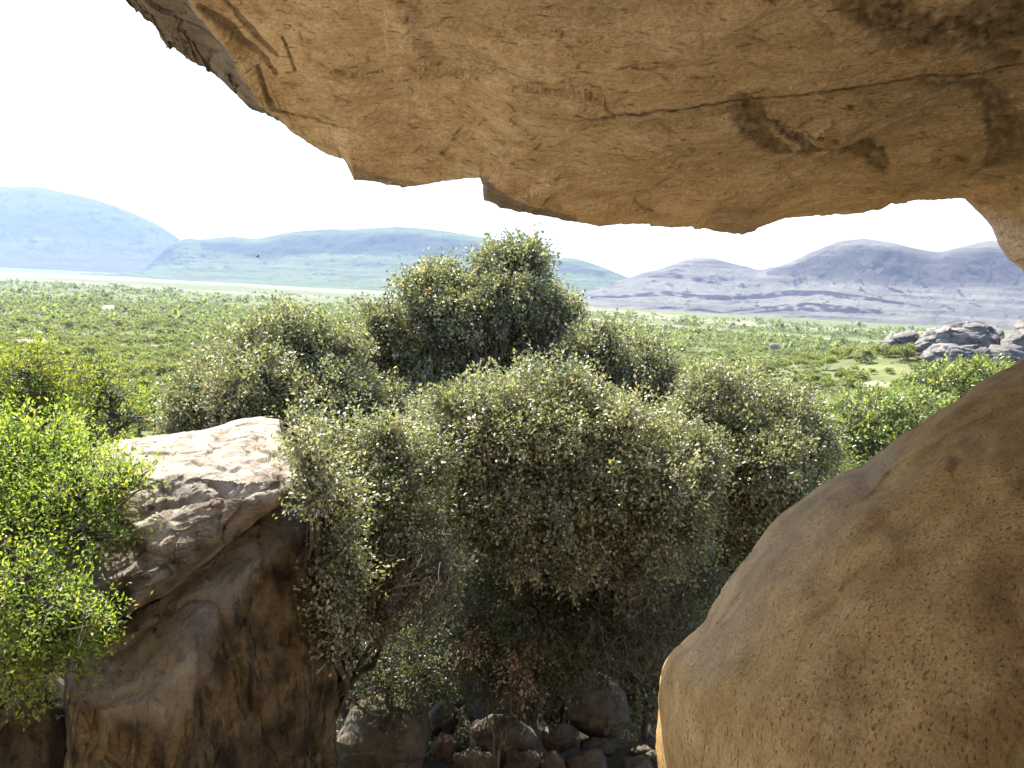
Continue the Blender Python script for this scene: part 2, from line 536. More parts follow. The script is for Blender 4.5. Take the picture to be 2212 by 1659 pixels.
CLIFF_SHADE = {"mountain_range": [(440, 530, 10), (560, 543, 22), (700, 528, 24), (900, 528, 28), (1050, 548, 24), (1200, 575, 16), (1300, 592, 8)],  # dark bands: shade of the steep backlit faces put into the colour
          "near_mountain": [(1660, 590, 6), (1760, 580, 26), (1850, 575, 46), (1950, 580, 46), (2040, 592, 40), (2120, 580, 46), (2212, 590, 44), (2400, 610, 40)],
          "far_mountain": [(-200, 470, 20), (0, 480, 30), (160, 490, 30), (300, 510, 20)]}
STRATA = [
    ([(1250, 645, 1), (1340, 640, 3), (1440, 634, 4), (1520, 643, 5), (1600, 643, 5), (1700, 634, 6), (1780, 633, 5), (1850, 642, 5), (1920, 652, 3), (1990, 662, 1)], 1.0, 1.0),
    ([(1380, 668, 1), (1440, 664, 3), (1520, 670, 3), (1560, 676, 2), (1640, 666, 3), (1740, 658, 4), (1830, 664, 4), (1900, 672, 2)], 1.0, .85),
    ([(1600, 678, 1), (1700, 668, 3), (1790, 669, 5), (1880, 674, 4), (1960, 682, 1)], 1.0, .9),
    ([(1350, 682, 1), (1430, 677, 3), (1540, 684, 2), (1640, 686, 2), (1760, 684, 2), (1900, 690, 1)], 1.0, .7),
    ([(1400, 600, 1), (1450, 594, 4), (1510, 606, 6), (1545, 612, 2)], 1.0, .7),
    ([(1240, 620, 1), (1300, 612, 5), (1350, 608, 3)], 1.0, .7),
    ([(1290, 700, 1), (1500, 702, 2), (1700, 699, 2), (1850, 702, 1)], 1.0, .4),
]
PROF_CLIFF = [(0, 1), (.03, .975), (.07, .90), (.13, .70), (.20, .48), (.32, .31), (.55, .16), (.8, .05), (1, -.03)]
PROF_SOFT = [(0, 1), (.1, .93), (.25, .72), (.42, .47), (.6, .26), (.8, .09), (1, -.03)]
mountain("far_mountain", [(-500, 470), (-300, 425), (-120, 410), (0, 404), (50, 402), (100, 407), (160, 420), (200, 429), (250, 445), (310, 470), (350, 490), (385, 513), (410, 545), (440, 580), (520, 592)],
         [7600, 7200, 7000], [5000, 4700, 4600], 3000, M_HILLA, PROF_SOFT, .05, seed=3)
mountain("mountain_range", [(170, 604), (230, 598), (275, 590), (310, 575), (340, 555), (365, 531), (395, 515), (440, 517), (500, 510), (555, 517), (620, 502), (700, 494), (760, 496), (850, 489), (930, 495), (1000, 505), (1080, 519), (1150, 540), (1200, 553), (1250, 560), (1310, 580), (1350, 597), (1400, 612), (1480, 628)],
         [4300, 4000, 3700, 3300], [2750, 2400, 2100, 1750], 1800, M_HILLB, PROF_CLIFF, .05, seed=11)
mountain("near_mountain", [(1180, 655), (1240, 640), (1300, 622), (1340, 605), (1385, 591), (1440, 577), (1490, 557), (1540, 557), (1590, 571), (1640, 583), (1700, 570), (1760, 541), (1820, 519), (1870, 516), (1930, 525), (2000, 541), (2030, 546), (2080, 531), (2130, 520), (2170, 522), (2230, 540), (2330, 570), (2600, 610)],
         [2500, 2350, 2100, 1950, 1900], [1450, 1350, 1200, 1080, 1000], 1300, M_HILLD, PROF_CLIFF, .045, seed=23, band=True, nu=520, nf=190)

# ------------------------------------------------------------------ rocks with a traced outline, own depth and thickness
def outline_radius(pts, c, th):
    P = np.array(pts, float)
    A = P; B = np.roll(P, -1, 0)
    dx, dy = np.cos(th), np.sin(th)
    best = np.full(th.shape, 1e-3)
    for a, b in zip(A, B):
        e = b - a; f = a - c
        den = dx * e[1] - dy * e[0]
        den = np.where(np.abs(den) < 1e-9, 1e-9, den)
        t = (f[0] * e[1] - f[1] * e[0]) / den
        s = (f[0] * dy - f[1] * dx) / den
        ok = (s >= -1e-6) & (s <= 1 + 1e-6) & (t > 0)
        best = np.where(ok & (t > best), t, best)
    return best


def rock(name, pts, d, front, back, mat, label, cat="rock", group=None, c=None, pw=2.3, n=300, m=70, amp=.05, freq=1.0,
         ridge=0.0, rfreq=1.0, dfun=None, fine=.25, sculpt=None, seed=0.0, parent=None, chip=None):
    pts = np.array(pts, float)
    c = np.array(c if c is not None else pts.mean(0), float)
    th = np.arange(n) * 2 * math.pi / n
    r = outline_radius(pts, c, th)
    kk = max(3, n // 60) | 1
    r = np.convolve(np.concatenate([r[-kk:], r, r[:kk]]), np.ones(3) / 3, mode="same")[kk:-kk]
    w = n // 6 | 1
    rs = np.convolve(np.concatenate([r[-w:], r, r[:w]]), np.hanning(w + 2)[1:-1] / np.hanning(w + 2).sum(), mode="same")[w:-w]
    phi = np.linspace(0.012, math.pi / 2, m)
    rho_f = np.sin(phi) ** (2 / pw); h_f = np.cos(phi) ** (2 / pw)
    rho = np.concatenate([rho_f, rho_f[::-1][1:]]); off = np.concatenate([-front * h_f, back * h_f[::-1][1:]])
    rr = rs[None] + (r - rs)[None] * (rho ** 3)[:, None]
    X = c[0] + rho[:, None] * rr * np.cos(th); Y = c[1] + rho[:, None] * rr * np.sin(th)
    D = d + off[:, None] + (0 if dfun is None else dfun(X, Y))
    P = U(X, Y, D)
    N = grid_normals(np.concatenate([P[:, -1:], P, P[:, :1]], 1))[:, 1:-1]
    if np.mean(N[:m // 2] @ FWD) > 0: N = -N
    q = P * freq + seed
    dis = amp * fbm(q, 4) + amp * fine * fbm(q * 7.3, 4)
    if ridge: dis = dis + ridge * (ridged(P * rfreq + seed + 5, 4) - .7)
    if chip: dis = dis + chips(P, (chip[0],) * 2 + (chip[0] * chip[3],), .3, chip[1], chip[2], int(seed * 10) % 50, chip[1] * .2)
    P = P + N * dis[..., None]
    at = {"stain_shade": np.zeros(X.shape), "grey": np.zeros(X.shape)}
    global RHO
    RHO = (1 - .8 * rho ** 8)[:, None]
    if sculpt is not None: P = sculpt(X, Y, P, N, at, off)
    R = len(rho)
    V = P.reshape(-1, 3)
    V = np.concatenate([V, P[0].mean(0)[None], P[-1].mean(0)[None]])
    Q = grid_quads(R, n, True)
    j = np.arange(n); j2 = (j + 1) % n
    T = np.concatenate([np.stack([np.full(n, R * n), j2, j], 1), np.stack([np.full(n, R * n + 1), (R - 1) * n + j, (R - 1) * n + j2], 1)])
    o = mesh_np(name, V, Q, mat, parent, T, {k: np.concatenate([v.ravel(), [0, 0]]) for k, v in at.items()})
    # normals outward
    me = o.data
    a = np.zeros(3); me.polygons[Q.shape[0] // 4].normal
    if Vector(me.polygons[n * 3 + 3].normal).dot(Vector(FWD)) > 0: me.flip_normals()
    tag(o, label, cat, group)
    return o


# --- the big rounded boulder on the right
def sc_boulder(X, Y, P, N, at, off):
    s = np.zeros(X.shape)
    for pts, w, a in (([(2095, 950, 30), (2110, 980, 22)], 1, .45), ([(2180, 940, 30), (2195, 1010, 30), (2212, 1060, 40)], 1, .45),
                      ([(1700, 1120, 10), (1760, 1240, 26), (1800, 1400, 40), (1830, 1659, 60)], 1, .22),
                      ([(2212, 1150, 60), (2140, 1300, 50), (2212, 1500, 60)], 1, .35)):
        s = np.maximum(s, a * mask_line(X, Y, pts, w))
    at["stain_shade"] += s * (.6 + .8 * fbm(P * 4, 3))
    at["grey"] += .22 * mask_line(X, Y, [(1900, 990, 50), (1800, 1080, 75), (1690, 1170, 85), (1590, 1300, 70), (1520, 1430, 50)], 1.5, 0, 1.2)  # grey sky sheen along the shoulder, painted into the colour
    g = ridged(np.stack([P[..., 0] * 2 + P[..., 2] * .6, P[..., 1] * 2, P[..., 2] * .5], -1), 3)
    return P + N * (.010 * g + .03 * noise(P * 3.1) + chips(P, (.4, .4, .8), .5, .006, .010, 5))[..., None]


rock("boulder", [(2330, 715), (2212, 781), (2100, 842), (2000, 906), (1900, 987), (1862, 1016), (1825, 1027), (1785, 1055), (1720, 1094), (1680, 1130), (1640, 1181), (1590, 1241), (1560, 1287), (1530, 1342), (1492, 1386), (1447, 1428), (1434, 1460), (1430, 1500), (1428, 1560), (1425, 1592), (1432, 1640), (1442, 1700), (1480, 1830), (1560, 2100), (1700, 2700), (1950, 3200), (2300, 3420), (3200, 3420), (3700, 2500), (3600, 1400), (3200, 800), (2800, 620), (2500, 640)],
     5.6, 2.6, 2.2, M_BOULDER, "huge smooth rounded brown sandstone boulder filling the lower right, under the overhang", "boulder",
     c=(2350, 1850), n=620, m=230, amp=.03, freq=.55, fine=.12, sculpt=sc_boulder)

# --- left outcrop: the sunlit slab, the stained wall below the crack, the corner block
def sc_slab(X, Y, P, N, at, off):
    cy = np.interp(X, [110, 170, 250, 350, 440, 520, 590, 640, 690], [1400, 1395, 1342, 1281, 1210, 1146, 1088, 1062, 1040])
    h = (cy - Y)
    rag = 40 * fbm(P * 1.5, 4)
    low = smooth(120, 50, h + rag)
    at["stain_shade"] += low * np.clip(.35 + .9 * fbm(np.stack([P[..., 0] * 2.5, P[..., 1] * 2.5, P[..., 2] * .8], -1), 4), 0, 1)
    at["stain_shade"] += .85 * mask_line(X + rag * .4, Y, [(560, 1010, 18), (590, 1040, 22), (555, 1060, 14)], 1.0) * (.5 + fbm(P * 5, 3))
    at["stain_shade"] += .6 * mask_line(X + rag * .5, Y, [(190, 1230, 60), (300, 1180, 40), (250, 1290, 50)], 1.0)
    at["grey"] += .35 * mask_line(X, Y, [(520, 1000, 60), (400, 1080, 50)], 1.0, 0, 1.3)
    B = P @ np.array([[.94, 0, -.34], [0, 1, 0], [.34, 0, .94]])        # turned into the dip of the bedding
    big = chips(B, (1.2, 1.2, .9), .3, .06, .13, 3, .02)
    mid = chips(B, (.42, .42, .24), .45, .020, .045, 7, .008)
    fin = chips(B, (.15, .15, .06), .5, .006, .012, 13)
    top = smooth(1130, 960, Y)
    return P + N * (RHO * (big * (1 - .5 * top) + mid * (1 + .1 * top) + fin))[..., None]


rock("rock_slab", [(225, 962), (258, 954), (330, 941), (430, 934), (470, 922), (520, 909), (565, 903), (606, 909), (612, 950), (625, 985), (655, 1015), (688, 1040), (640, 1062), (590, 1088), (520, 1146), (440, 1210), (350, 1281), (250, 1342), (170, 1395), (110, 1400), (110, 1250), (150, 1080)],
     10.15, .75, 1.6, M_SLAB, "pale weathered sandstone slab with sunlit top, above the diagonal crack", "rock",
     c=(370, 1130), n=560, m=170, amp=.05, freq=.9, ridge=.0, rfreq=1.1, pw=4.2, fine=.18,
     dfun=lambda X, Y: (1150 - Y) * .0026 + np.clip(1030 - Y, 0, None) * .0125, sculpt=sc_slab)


def wall_depth(X, Y):
    cy = np.interp(X, [150, 250, 350, 440, 520, 592, 640, 715], [1440, 1362, 1300, 1230, 1166, 1105, 1080, 1046])
    e = np.interp(X, [100, 150, 300, 420, 480, 560, 720], [1560, 1545, 1520, 1400, 1300, 1200, 1100])
    fold = np.where(X > 425, (X - 425) * .0042, (425 - X) * .0012)
    return fold + (1600 - Y) * .0006 + np.clip(e - Y, 0, None) * .0032 + .30 * smooth(0, -70, Y - cy)


def sc_wall(X, Y, P, N, at, off):
    at["grey"] += .95 * mask_line(X + 30 * fbm(P * 2, 3), Y, [(640, 1110, 50), (520, 1190, 70), (400, 1310, 95), (290, 1420, 100), (260, 1450, 110), (340, 1490, 90), (410, 1430, 50)], 1.0, .3, 1.3) * (.75 + .5 * fbm(P * 2, 3))  # pale grey of the sky-lit left plane, painted into the colour
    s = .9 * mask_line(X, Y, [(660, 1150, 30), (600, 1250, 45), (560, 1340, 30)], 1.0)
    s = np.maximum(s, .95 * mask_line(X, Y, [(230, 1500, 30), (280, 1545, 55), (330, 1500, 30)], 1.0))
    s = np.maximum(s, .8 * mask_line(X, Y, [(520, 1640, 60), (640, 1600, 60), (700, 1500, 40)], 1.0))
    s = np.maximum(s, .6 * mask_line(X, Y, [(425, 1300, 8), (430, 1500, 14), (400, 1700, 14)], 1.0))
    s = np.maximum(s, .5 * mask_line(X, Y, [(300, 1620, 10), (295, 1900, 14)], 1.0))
    at["stain_shade"] += s * (.55 + 1.0 * fbm(P * 2.2, 3))
    col = noise(np.stack([P[..., 0] * 2.2, P[..., 1] * 2.2, P[..., 2] * .35], -1)) + .5 * noise(np.stack([P[..., 0] * 6, P[..., 1] * 6, P[..., 2] * .8], -1))
    return P + N * (.02 * col + chips(P, (.8, .8, 1.9), .4, .05, .12, 21, .03) + chips(P, (.22, .22, .5), .5, .014, .03, 27))[..., None]


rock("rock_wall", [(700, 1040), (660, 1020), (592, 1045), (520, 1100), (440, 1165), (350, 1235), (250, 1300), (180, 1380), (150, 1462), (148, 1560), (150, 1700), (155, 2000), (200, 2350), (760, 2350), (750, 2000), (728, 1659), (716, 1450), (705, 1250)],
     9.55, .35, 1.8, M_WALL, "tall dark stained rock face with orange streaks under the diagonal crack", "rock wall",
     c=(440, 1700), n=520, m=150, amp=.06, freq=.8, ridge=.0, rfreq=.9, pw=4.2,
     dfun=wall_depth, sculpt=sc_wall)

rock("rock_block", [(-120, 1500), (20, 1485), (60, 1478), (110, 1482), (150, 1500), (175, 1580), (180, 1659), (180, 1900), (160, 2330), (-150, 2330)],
     10.9, .5, 1.0, M_WALL, "dark rock block with a gap painted as black shade on its right, in the bottom left corner", "rock",
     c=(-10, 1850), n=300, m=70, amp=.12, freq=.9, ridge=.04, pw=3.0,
     sculpt=lambda X, Y, P, N, at, off: (at['stain_shade'].__iadd__(.55 + .35 * fbm(P * 1.7, 3) + smooth(95, 125, X)), P)[1])  # shadow on the block and in the gap beside it, painted dark

# --- boulders on the shaded gully floor (outlines surveyed in the 2560 frame)
S = .864
def ell(cx, cy, rx, ry, seed, k=14, sq=2.6):
    r = np.random.default_rng(seed)
    th = np.arange(k) * 2 * math.pi / k
    rad = 1 / (np.abs(np.cos(th)) ** sq + np.abs(np.sin(th)) ** sq) ** (1 / sq)
    rad *= 1 + .10 * r.normal(size=k).clip(-1.3, 1.3)
    return [((cx + rx * a * math.cos(t)) * S, (cy + ry * a * math.sin(t)) * S) for a, t in zip(rad, th)]


GUL = [
    ((965, 1860, 122, 108), 13.2, "largest rounded boulder at the bottom, left of the gully stones", None),
    ((1104, 1800, 38, 46), 13.9, "squarish grey stone with a pale top beside the largest gully boulder", None),
    ((1112, 1872, 34, 36), 13.5, "dark stone directly below the squarish pale-topped stone", None),
    ((1235, 1768, 68, 62), 14.9, "dark round boulder behind the others under hanging dry leaves", None),
    ((1252, 1846, 80, 56), 13.7, "broad low boulder in the middle of the shaded gully stones", None),
    ((1384, 1778, 25, 36), 14.6, "small upright stone wedged left of the tall round boulder", None),
    ((1490, 1768, 80, 84), 14.3, "tall round boulder with sun-flecked crest, right of the gully stones", None),
    ((1398, 1848, 46, 38), 13.6, "pale speckled stone below the tall round boulder", None),
    ((1384, 1912, 34, 30), 12.9, "pale sun-dappled stone at the bottom edge, left of a brown stone", None),
    ((1462, 1908, 48, 34), 12.9, "brown stone at the bottom edge, right of the dappled stone", None),
    ((1500, 1868, 44, 24), 13.6, "low flat dark stone under the tall round boulder", None),
    ((1602, 1884, 30, 18), 13.3, "small sunlit white stone beside the huge brown boulder, topmost of its pile", None),
    ((1590, 1918, 44, 24), 12.9, "sunlit white stone at the bottom edge beside the huge brown boulder", None),
    ((1650, 1900, 30, 26), 13.1, "sunlit stone half hidden by the edge of the huge brown boulder", None),
    ((1190, 1905, 50, 32), 13.0, "dark low stone at the bottom edge, right of the largest gully boulder", None),
    ((1310, 1905, 44, 30), 13.0, "dark stone at the bottom edge below the broad low boulder", None),
    ((880, 1760, 30, 40), 14.6, "narrow stone behind the largest gully boulder, against the stained rock face", None),
    ((1165, 1740, 34, 36), 15.2, "dark stone in the deepest shade between the dark round boulder and the squarish one", None),
]
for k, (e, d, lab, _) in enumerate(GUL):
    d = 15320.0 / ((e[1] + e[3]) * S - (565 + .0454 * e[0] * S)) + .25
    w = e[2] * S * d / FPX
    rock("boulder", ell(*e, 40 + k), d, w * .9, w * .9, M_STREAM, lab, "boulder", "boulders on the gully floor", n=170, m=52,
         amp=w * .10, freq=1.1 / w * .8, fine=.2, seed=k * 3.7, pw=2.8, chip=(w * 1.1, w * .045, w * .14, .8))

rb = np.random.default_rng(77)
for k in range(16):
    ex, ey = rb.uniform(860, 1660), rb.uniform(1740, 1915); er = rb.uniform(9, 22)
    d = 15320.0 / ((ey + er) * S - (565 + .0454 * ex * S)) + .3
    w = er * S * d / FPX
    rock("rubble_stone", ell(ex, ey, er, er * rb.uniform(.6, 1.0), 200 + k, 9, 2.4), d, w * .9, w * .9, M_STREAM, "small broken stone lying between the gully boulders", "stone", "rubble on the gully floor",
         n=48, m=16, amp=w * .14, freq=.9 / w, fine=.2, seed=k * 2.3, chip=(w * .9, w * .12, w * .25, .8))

# --- far grey outcrop on the right hillside and single stones on the plain
OUT = [
    ([(1976, 748), (1990, 724), (2010, 711), (2040, 702), (2080, 697), (2110, 697), (2135, 705), (2160, 722), (2172, 748), (2168, 780), (2100, 790), (2040, 790), (1985, 775)], 122, 5, 5, "big grey domed rock on the far right hillside, largest of the outcrop"),
    ([(1990, 774), (2008, 756), (2034, 744), (2060, 753), (2100, 750), (2130, 758), (2170, 755), (2240, 758), (2240, 785), (2180, 790), (2130, 790), (2085, 780), (2050, 778), (2012, 786)], 114, 3, 4, "pale jagged ledge of rock at the foot of the big grey dome"),
    ([(1902, 754), (1909, 737), (1928, 724), (1960, 719), (1988, 722), (1990, 765), (1940, 765)], 126, 3, 3, "low dark grey rock at the left end of the far outcrop"),
    ([(2153, 765), (2168, 738), (2196, 717), (2225, 702), (2300, 695), (2360, 730), (2340, 790), (2200, 790)], 118, 5, 5, "pale rounded rock at the frame edge right of the big grey dome"),
    ([(2190, 720), (2203, 700), (2225, 690), (2270, 688), (2290, 720)], 126, 3, 3, "dark rock on top of the pale rock at the frame edge"),
]
for k, (pts, d, f, b, lab) in enumerate(OUT):
    rock("rock", pts, d, f, b, M_FARROCK, lab, "rock", "far grey outcrop", n=260, m=80, amp=.3, freq=.22, ridge=.15, rfreq=.16, pw=2.8, fine=.3, seed=k * 5.1, chip=(2.4, .22, .55, .45))
for (cx, cy, w, h, lab) in ((1674, 749, 14, 7.5, "lone pale boulder among the shrubs of the right hand plain"),):
    P0 = hit_ground(np.array([float(cx)]), np.array([cy + h]))
    d0 = float(bearing(P0)[2][0])
    rock("boulder", [(cx + w * math.cos(t) * (1 + .1 * math.sin(3 * t)), cy + h * math.sin(t)) for t in np.linspace(0, 6.2, 16)], d0, 1, 1, M_FARROCK, lab, "boulder", n=80, m=20, amp=.15, freq=.8)

# ------------------------------------------------------------------ the overhang: roof, lip, back wall and an unseen floor widened to bounce light
CONT = [(-600, -900, 2.6), (-250, -620, 3.0), (0, -360, 3.5), (160, -150, 4.0), (275, 0, 4.5), (310, 38, 4.7), (345, 62, 4.8), (366, 82, 4.85), (364, 102, 4.9), (410, 136, 5.05), (440, 148, 5.15), (490, 186, 5.4), (520, 212, 5.5), (545, 238, 5.65),
        (590, 254, 5.8), (640, 292, 6.0), (700, 330, 6.3), (742, 346, 6.4), (752, 362, 6.45), (764, 388, 6.5), (800, 394, 6.6), (862, 402, 6.8), (870, 407, 6.8), (930, 396, 6.9), (1000, 388, 7.0), (1038, 384, 7.05),
        (1042, 400, 7.3), (1044, 432, 7.35), (1080, 448, 7.45), (1130, 462, 7.6), (1200, 472, 7.8), (1250, 482, 7.9), (1300, 491, 8.0), (1370, 487, 8.1), (1460, 489, 8.2), (1520, 494, 8.3), (1560, 503, 8.35), (1605, 506, 8.4), (1630, 498, 8.4), (1640, 490, 8.4), (1700, 470, 8.4), (1760, 466, 8.4), (1850, 461, 8.4), (1900, 452, 8.4), (1915, 445, 8.4), (1970, 434, 8.4), (2040, 430, 8.4), (2084, 428, 8.4),
        (2095, 440, 8.4), (2120, 466, 8.4), (2140, 490, 8.4), (2152, 522, 8.4), (2175, 556, 8.4), (2212, 588, 8.3), (2270, 640, 8.2), (2340, 700, 8.0), (2450, 800, 7.8)]


def build_overhang():
    CT = np.array(CONT, float)
    CT[:, 2] *= np.interp(CT[:, 0], [900, 1042, 1700, 2200], [1, .89, .92, .96])
    seg = np.hypot(np.diff(CT[:, 0]), np.diff(CT[:, 1])); seg = np.where(CT[:-1, 1] < -10, seg * .25, seg)
    s = np.concatenate([[0], np.cumsum(seg)]); s /= s[-1]
    NS = 1500
    u = np.linspace(0, 1, NS)
    cx, cy, cd = (np.interp(u, s, CT[:, k]) for k in range(3))
    j = fbm(np.stack([u * 90, u * 0, u * 0], 1), 4)
    jag = np.interp(cx, [0, 300, 620, 760], [9, 9, 6, 3.2])
    cw, _c, cr = worley(np.stack([u * 130 + .4 * j, u * 0 + .5, u * 0 + .5], 1))
    cy = cy + 2.6 * j + jag * (cr[:, 0] - .5)
    L = U(cx, cy, cd)
    # apex of the roof over the viewer, further right for the right end
    Mx = np.interp(u, [0, .25, .6, .9, 1], [-2.3, -1.2, 1.6, 4.6, 5.6]); My = np.interp(u, [0, .2, .6, 1], [-.4, -.9, -1.2, -.6])
    Mz = np.interp(u, [0, .3, .75, .9, 1], [9.75, 9.85, 9.75, 9.3, 8.3])
    Mp = np.stack([Mx, My, Mz], 1)
    lift = np.interp(u, [0, .2, .5, .85, .93, 1], [.10, .12, .18, .22, .05, -.3])
    kw = np.hanning(127); kw /= kw.sum()
    L0 = L
    L = np.stack([np.convolve(np.pad(L0[:, k], 63, mode="reflect", reflect_type="odd"), kw, mode="valid") for k in range(3)], 1)
    Cp = L * .52 + Mp * .48; Cp[:, 2] = L[:, 2] + (Mz - L[:, 2]) * .62 + lift
    NT = 620
    t = np.linspace(0, 1, NT) ** 1.12
    tt = t[:, None, None]
    roof = (1 - tt) ** 2 * L + 2 * tt * (1 - tt) * Cp + tt ** 2 * Mp
    roof = roof + (L0 - L)[None] * (np.clip(1 - t / .16, 0, 1) ** 2)[:, None, None]
    bx, by, d = bearing(roof.reshape(-1, 3)); bx = bx.reshape(NT, NS); by = by.reshape(NT, NS); d = d.reshape(NT, NS)
    vis = d > 1.0
    bx = np.where(vis, bx, -9999); by = np.where(vis, by, -9999)
    N = grid_normals(roof)
    N = np.where(N[..., 2:3] > 0, -N, N)                     # points down, out of the rock
    fade = smooth(0, .10, t)[:, None]
    dis = np.zeros((NT, NS))
    p = roof
    big = noise(p * .55 + 2) + .5 * noise(p * 1.15 + 8)
    dis += .11 * big * fade + .016 * fbm(p * 2.6, 4) * (.3 + .7 * fade)
    # flakes in thin sheets
    fl = fbm(np.stack([p[..., 0] * 1.1, p[..., 1] * 2.6, p[..., 2] * 3], -1) + 20, 4)
    dis += 0 * fl * fade
    sel = (bx > -150) & (bx < 2360) & (by > -120)
    pb = np.stack([p[..., 0], p[..., 1], p[..., 2] * 1.5], -1)[sel]
    c1 = np.zeros((NT, NS)); c1[sel] = chips(pb, (1.3, .55, .6), .55, .016, .02, 2) + chips(pb, (.42, .17, .2), .6, .006, .010, 4)
    c2 = c3 = 0
    dis += (c1 + c2 + c3) * (.35 + .65 * fade)
    stain_shade = np.zeros((NT, NS)); grey = np.zeros((NT, NS))
    brow0 = smooth(6, -30, bx - np.interp(by, [-120, 0, 80, 150, 205, 240, 275], [360, 430, 500, 545, 585, 600, 620])) * (by < 275) * (by > -300)
    bs = brow0 > .01
    ch = np.zeros((NT, NS)); ch[bs] = chips(p[bs], (.7, .7, .16), .35, .022, .025, 15, .006)
    dis += brow0 * ch * (.25 + .75 * smooth(0, .03, t)[:, None])
    # the long ledge crack: the rock on the lip side stands back by a step
    lx = np.array([1060, 1130, 1220, 1350, 1450, 1560, 1640, 1760, 1830, 1900, 1990, 2100, 2300])
    ly = np.array([310, 268, 246, 226, 214, 199, 191, 174, 166, 160, 150, 143, 130])
    wob = 3 * fbm(np.stack([bx / 30, bx * 0, bx * 0], -1), 3)
    dy = by - np.interp(bx, lx, ly) - wob
    along = smooth(1080, 1350, bx) * vis
    step = smooth(-9, 9, dy) * np.exp(-np.clip(dy, 0, None) / 75.0)
    dis += .022 * step * along
    crack = np.exp(-((dy - 1) / 1.9) ** 2) * along * (.7 + .6 * np.clip(fbm(np.stack([bx / 50, bx * 0, bx * 0 + 3], -1), 3) + .4, 0, 1))
    dis -= .004 * crack; stain_shade += 1.0 * crack
    stain_shade += .18 * np.exp(-((dy - 12) / 14) ** 2) * along  # soft shade below the ledge, painted into the colour
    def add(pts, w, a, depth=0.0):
        nonlocal stain_shade, dis
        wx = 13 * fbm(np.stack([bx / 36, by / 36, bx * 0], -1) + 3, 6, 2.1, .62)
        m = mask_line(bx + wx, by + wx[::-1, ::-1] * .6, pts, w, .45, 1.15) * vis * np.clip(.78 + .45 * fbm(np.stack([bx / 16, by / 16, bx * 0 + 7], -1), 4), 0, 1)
        stain_shade = np.maximum(stain_shade, a * m); dis = dis - .3 * depth * m
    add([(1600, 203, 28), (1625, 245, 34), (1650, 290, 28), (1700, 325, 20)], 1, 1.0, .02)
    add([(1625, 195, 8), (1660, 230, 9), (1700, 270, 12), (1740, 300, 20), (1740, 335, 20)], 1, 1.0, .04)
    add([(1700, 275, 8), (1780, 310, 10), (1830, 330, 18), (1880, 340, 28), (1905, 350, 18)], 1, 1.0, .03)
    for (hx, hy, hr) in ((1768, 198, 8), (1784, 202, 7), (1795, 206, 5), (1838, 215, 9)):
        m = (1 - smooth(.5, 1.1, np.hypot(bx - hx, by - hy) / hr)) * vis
        stain_shade = np.maximum(stain_shade, m); dis -= .02 * m
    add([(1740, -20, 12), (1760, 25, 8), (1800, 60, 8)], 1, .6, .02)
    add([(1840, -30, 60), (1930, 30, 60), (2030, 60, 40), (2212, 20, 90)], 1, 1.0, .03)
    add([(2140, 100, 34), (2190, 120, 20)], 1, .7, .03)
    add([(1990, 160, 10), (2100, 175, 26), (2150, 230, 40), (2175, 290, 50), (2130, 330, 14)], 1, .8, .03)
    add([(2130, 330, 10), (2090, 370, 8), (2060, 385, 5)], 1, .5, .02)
    add([(885, -20, 34), (900, 60, 26), (945, 130, 24)], 1, .45, .03)
    add([(950, -20, 60), (1100, 20, 70), (1300, 10, 60)], 1, .22, .02)
    add([(905, 190, 4), (960, 182, 6), (1040, 165, 5), (1090, 150, 4)], 1, .4, .03)
    add([(1730, 440, 3), (1780, 432, 3), (1830, 418, 3), (1840, 405, 2)], 1, .0, .02)
    rr = np.random.default_rng(8)
    for k in range(260):                                     # small dark flake scars lying along the bedding
        hx, hy = rr.uniform(640, 2200), rr.uniform(10, 470); ln = rr.uniform(6, 22); hw = rr.uniform(1.8, 3.6)
        a = rr.normal(.05, .35) + (.5 if hx < 800 else 0)
        xr = (bx - hx) * math.cos(a) + (by - hy) * math.sin(a); yr = -(bx - hx) * math.sin(a) + (by - hy) * math.cos(a)
        m = np.exp(-(xr / ln) ** 2 - (yr / hw) ** 2)
        stain_shade = np.maximum(stain_shade, rr.uniform(.3, .8) * m); dis -= .004 * m
    # bedding partings near the left brow
    for pts in ([(430, -10, 4), (500, 50, 7), (545, 95, 6), (600, 150, 4)], [(480, 0, 4), (540, 60, 7), (600, 120, 5)], [(610, 80, 3), (640, 150, 4)], [(560, 130, 4), (600, 210, 5), (640, 245, 3)], [(640, 245, 3), (700, 262, 5), (760, 275, 2)]):
        m = mask_line(bx + 4 * j[None], by, pts, 1.0) * vis
        stain_shade = np.maximum(stain_shade, .75 * m); dis -= .012 * m
    # outer brows: bluish sky-lit shade painted as grey on faces turned outward
    rx = np.array([360, 430, 500, 545, 585, 600, 620]); ry = np.array([-120, 0, 80, 150, 205, 240, 275])
    brow = smooth(6, -14, (bx - np.interp(by, ry, rx))) * (by < 275) * (by > -300) * vis * smooth(280, 235, by)
    b2 = mask_line(bx, by, [(1045, 405, 26), (1090, 435, 24), (1150, 455, 14), (1240, 475, 8)], 1.0) * vis
    b3 = mask_line(bx, by, [(760, 372, 20), (830, 392, 10), (900, 400, 6)], 1.0) * vis
    stain_shade = np.maximum(stain_shade, brow * np.clip(.35 + .5 * fbm(p * 1.6, 3), 0, .8))
    grey = np.clip(1.0 * brow + .9 * b2 + .5 * b3, 0, 1)
    rd_ = bx - np.interp(by, ry, rx)
    dis += .07 * np.exp(-(rd_ / 24) ** 2) * (by < 275) * (by > -300) * vis * fade
    dis += .05 * mask_line(bx, by, [(1075, 392, 14), (1130, 420, 16), (1200, 455, 10)], 1.3, 0, 1.2) * vis * fade
    low = smooth(430, 460, by) * smooth(1500, 1560, bx) * smooth(1680, 1620, bx) * vis
    grey = np.maximum(grey, .5 * low)
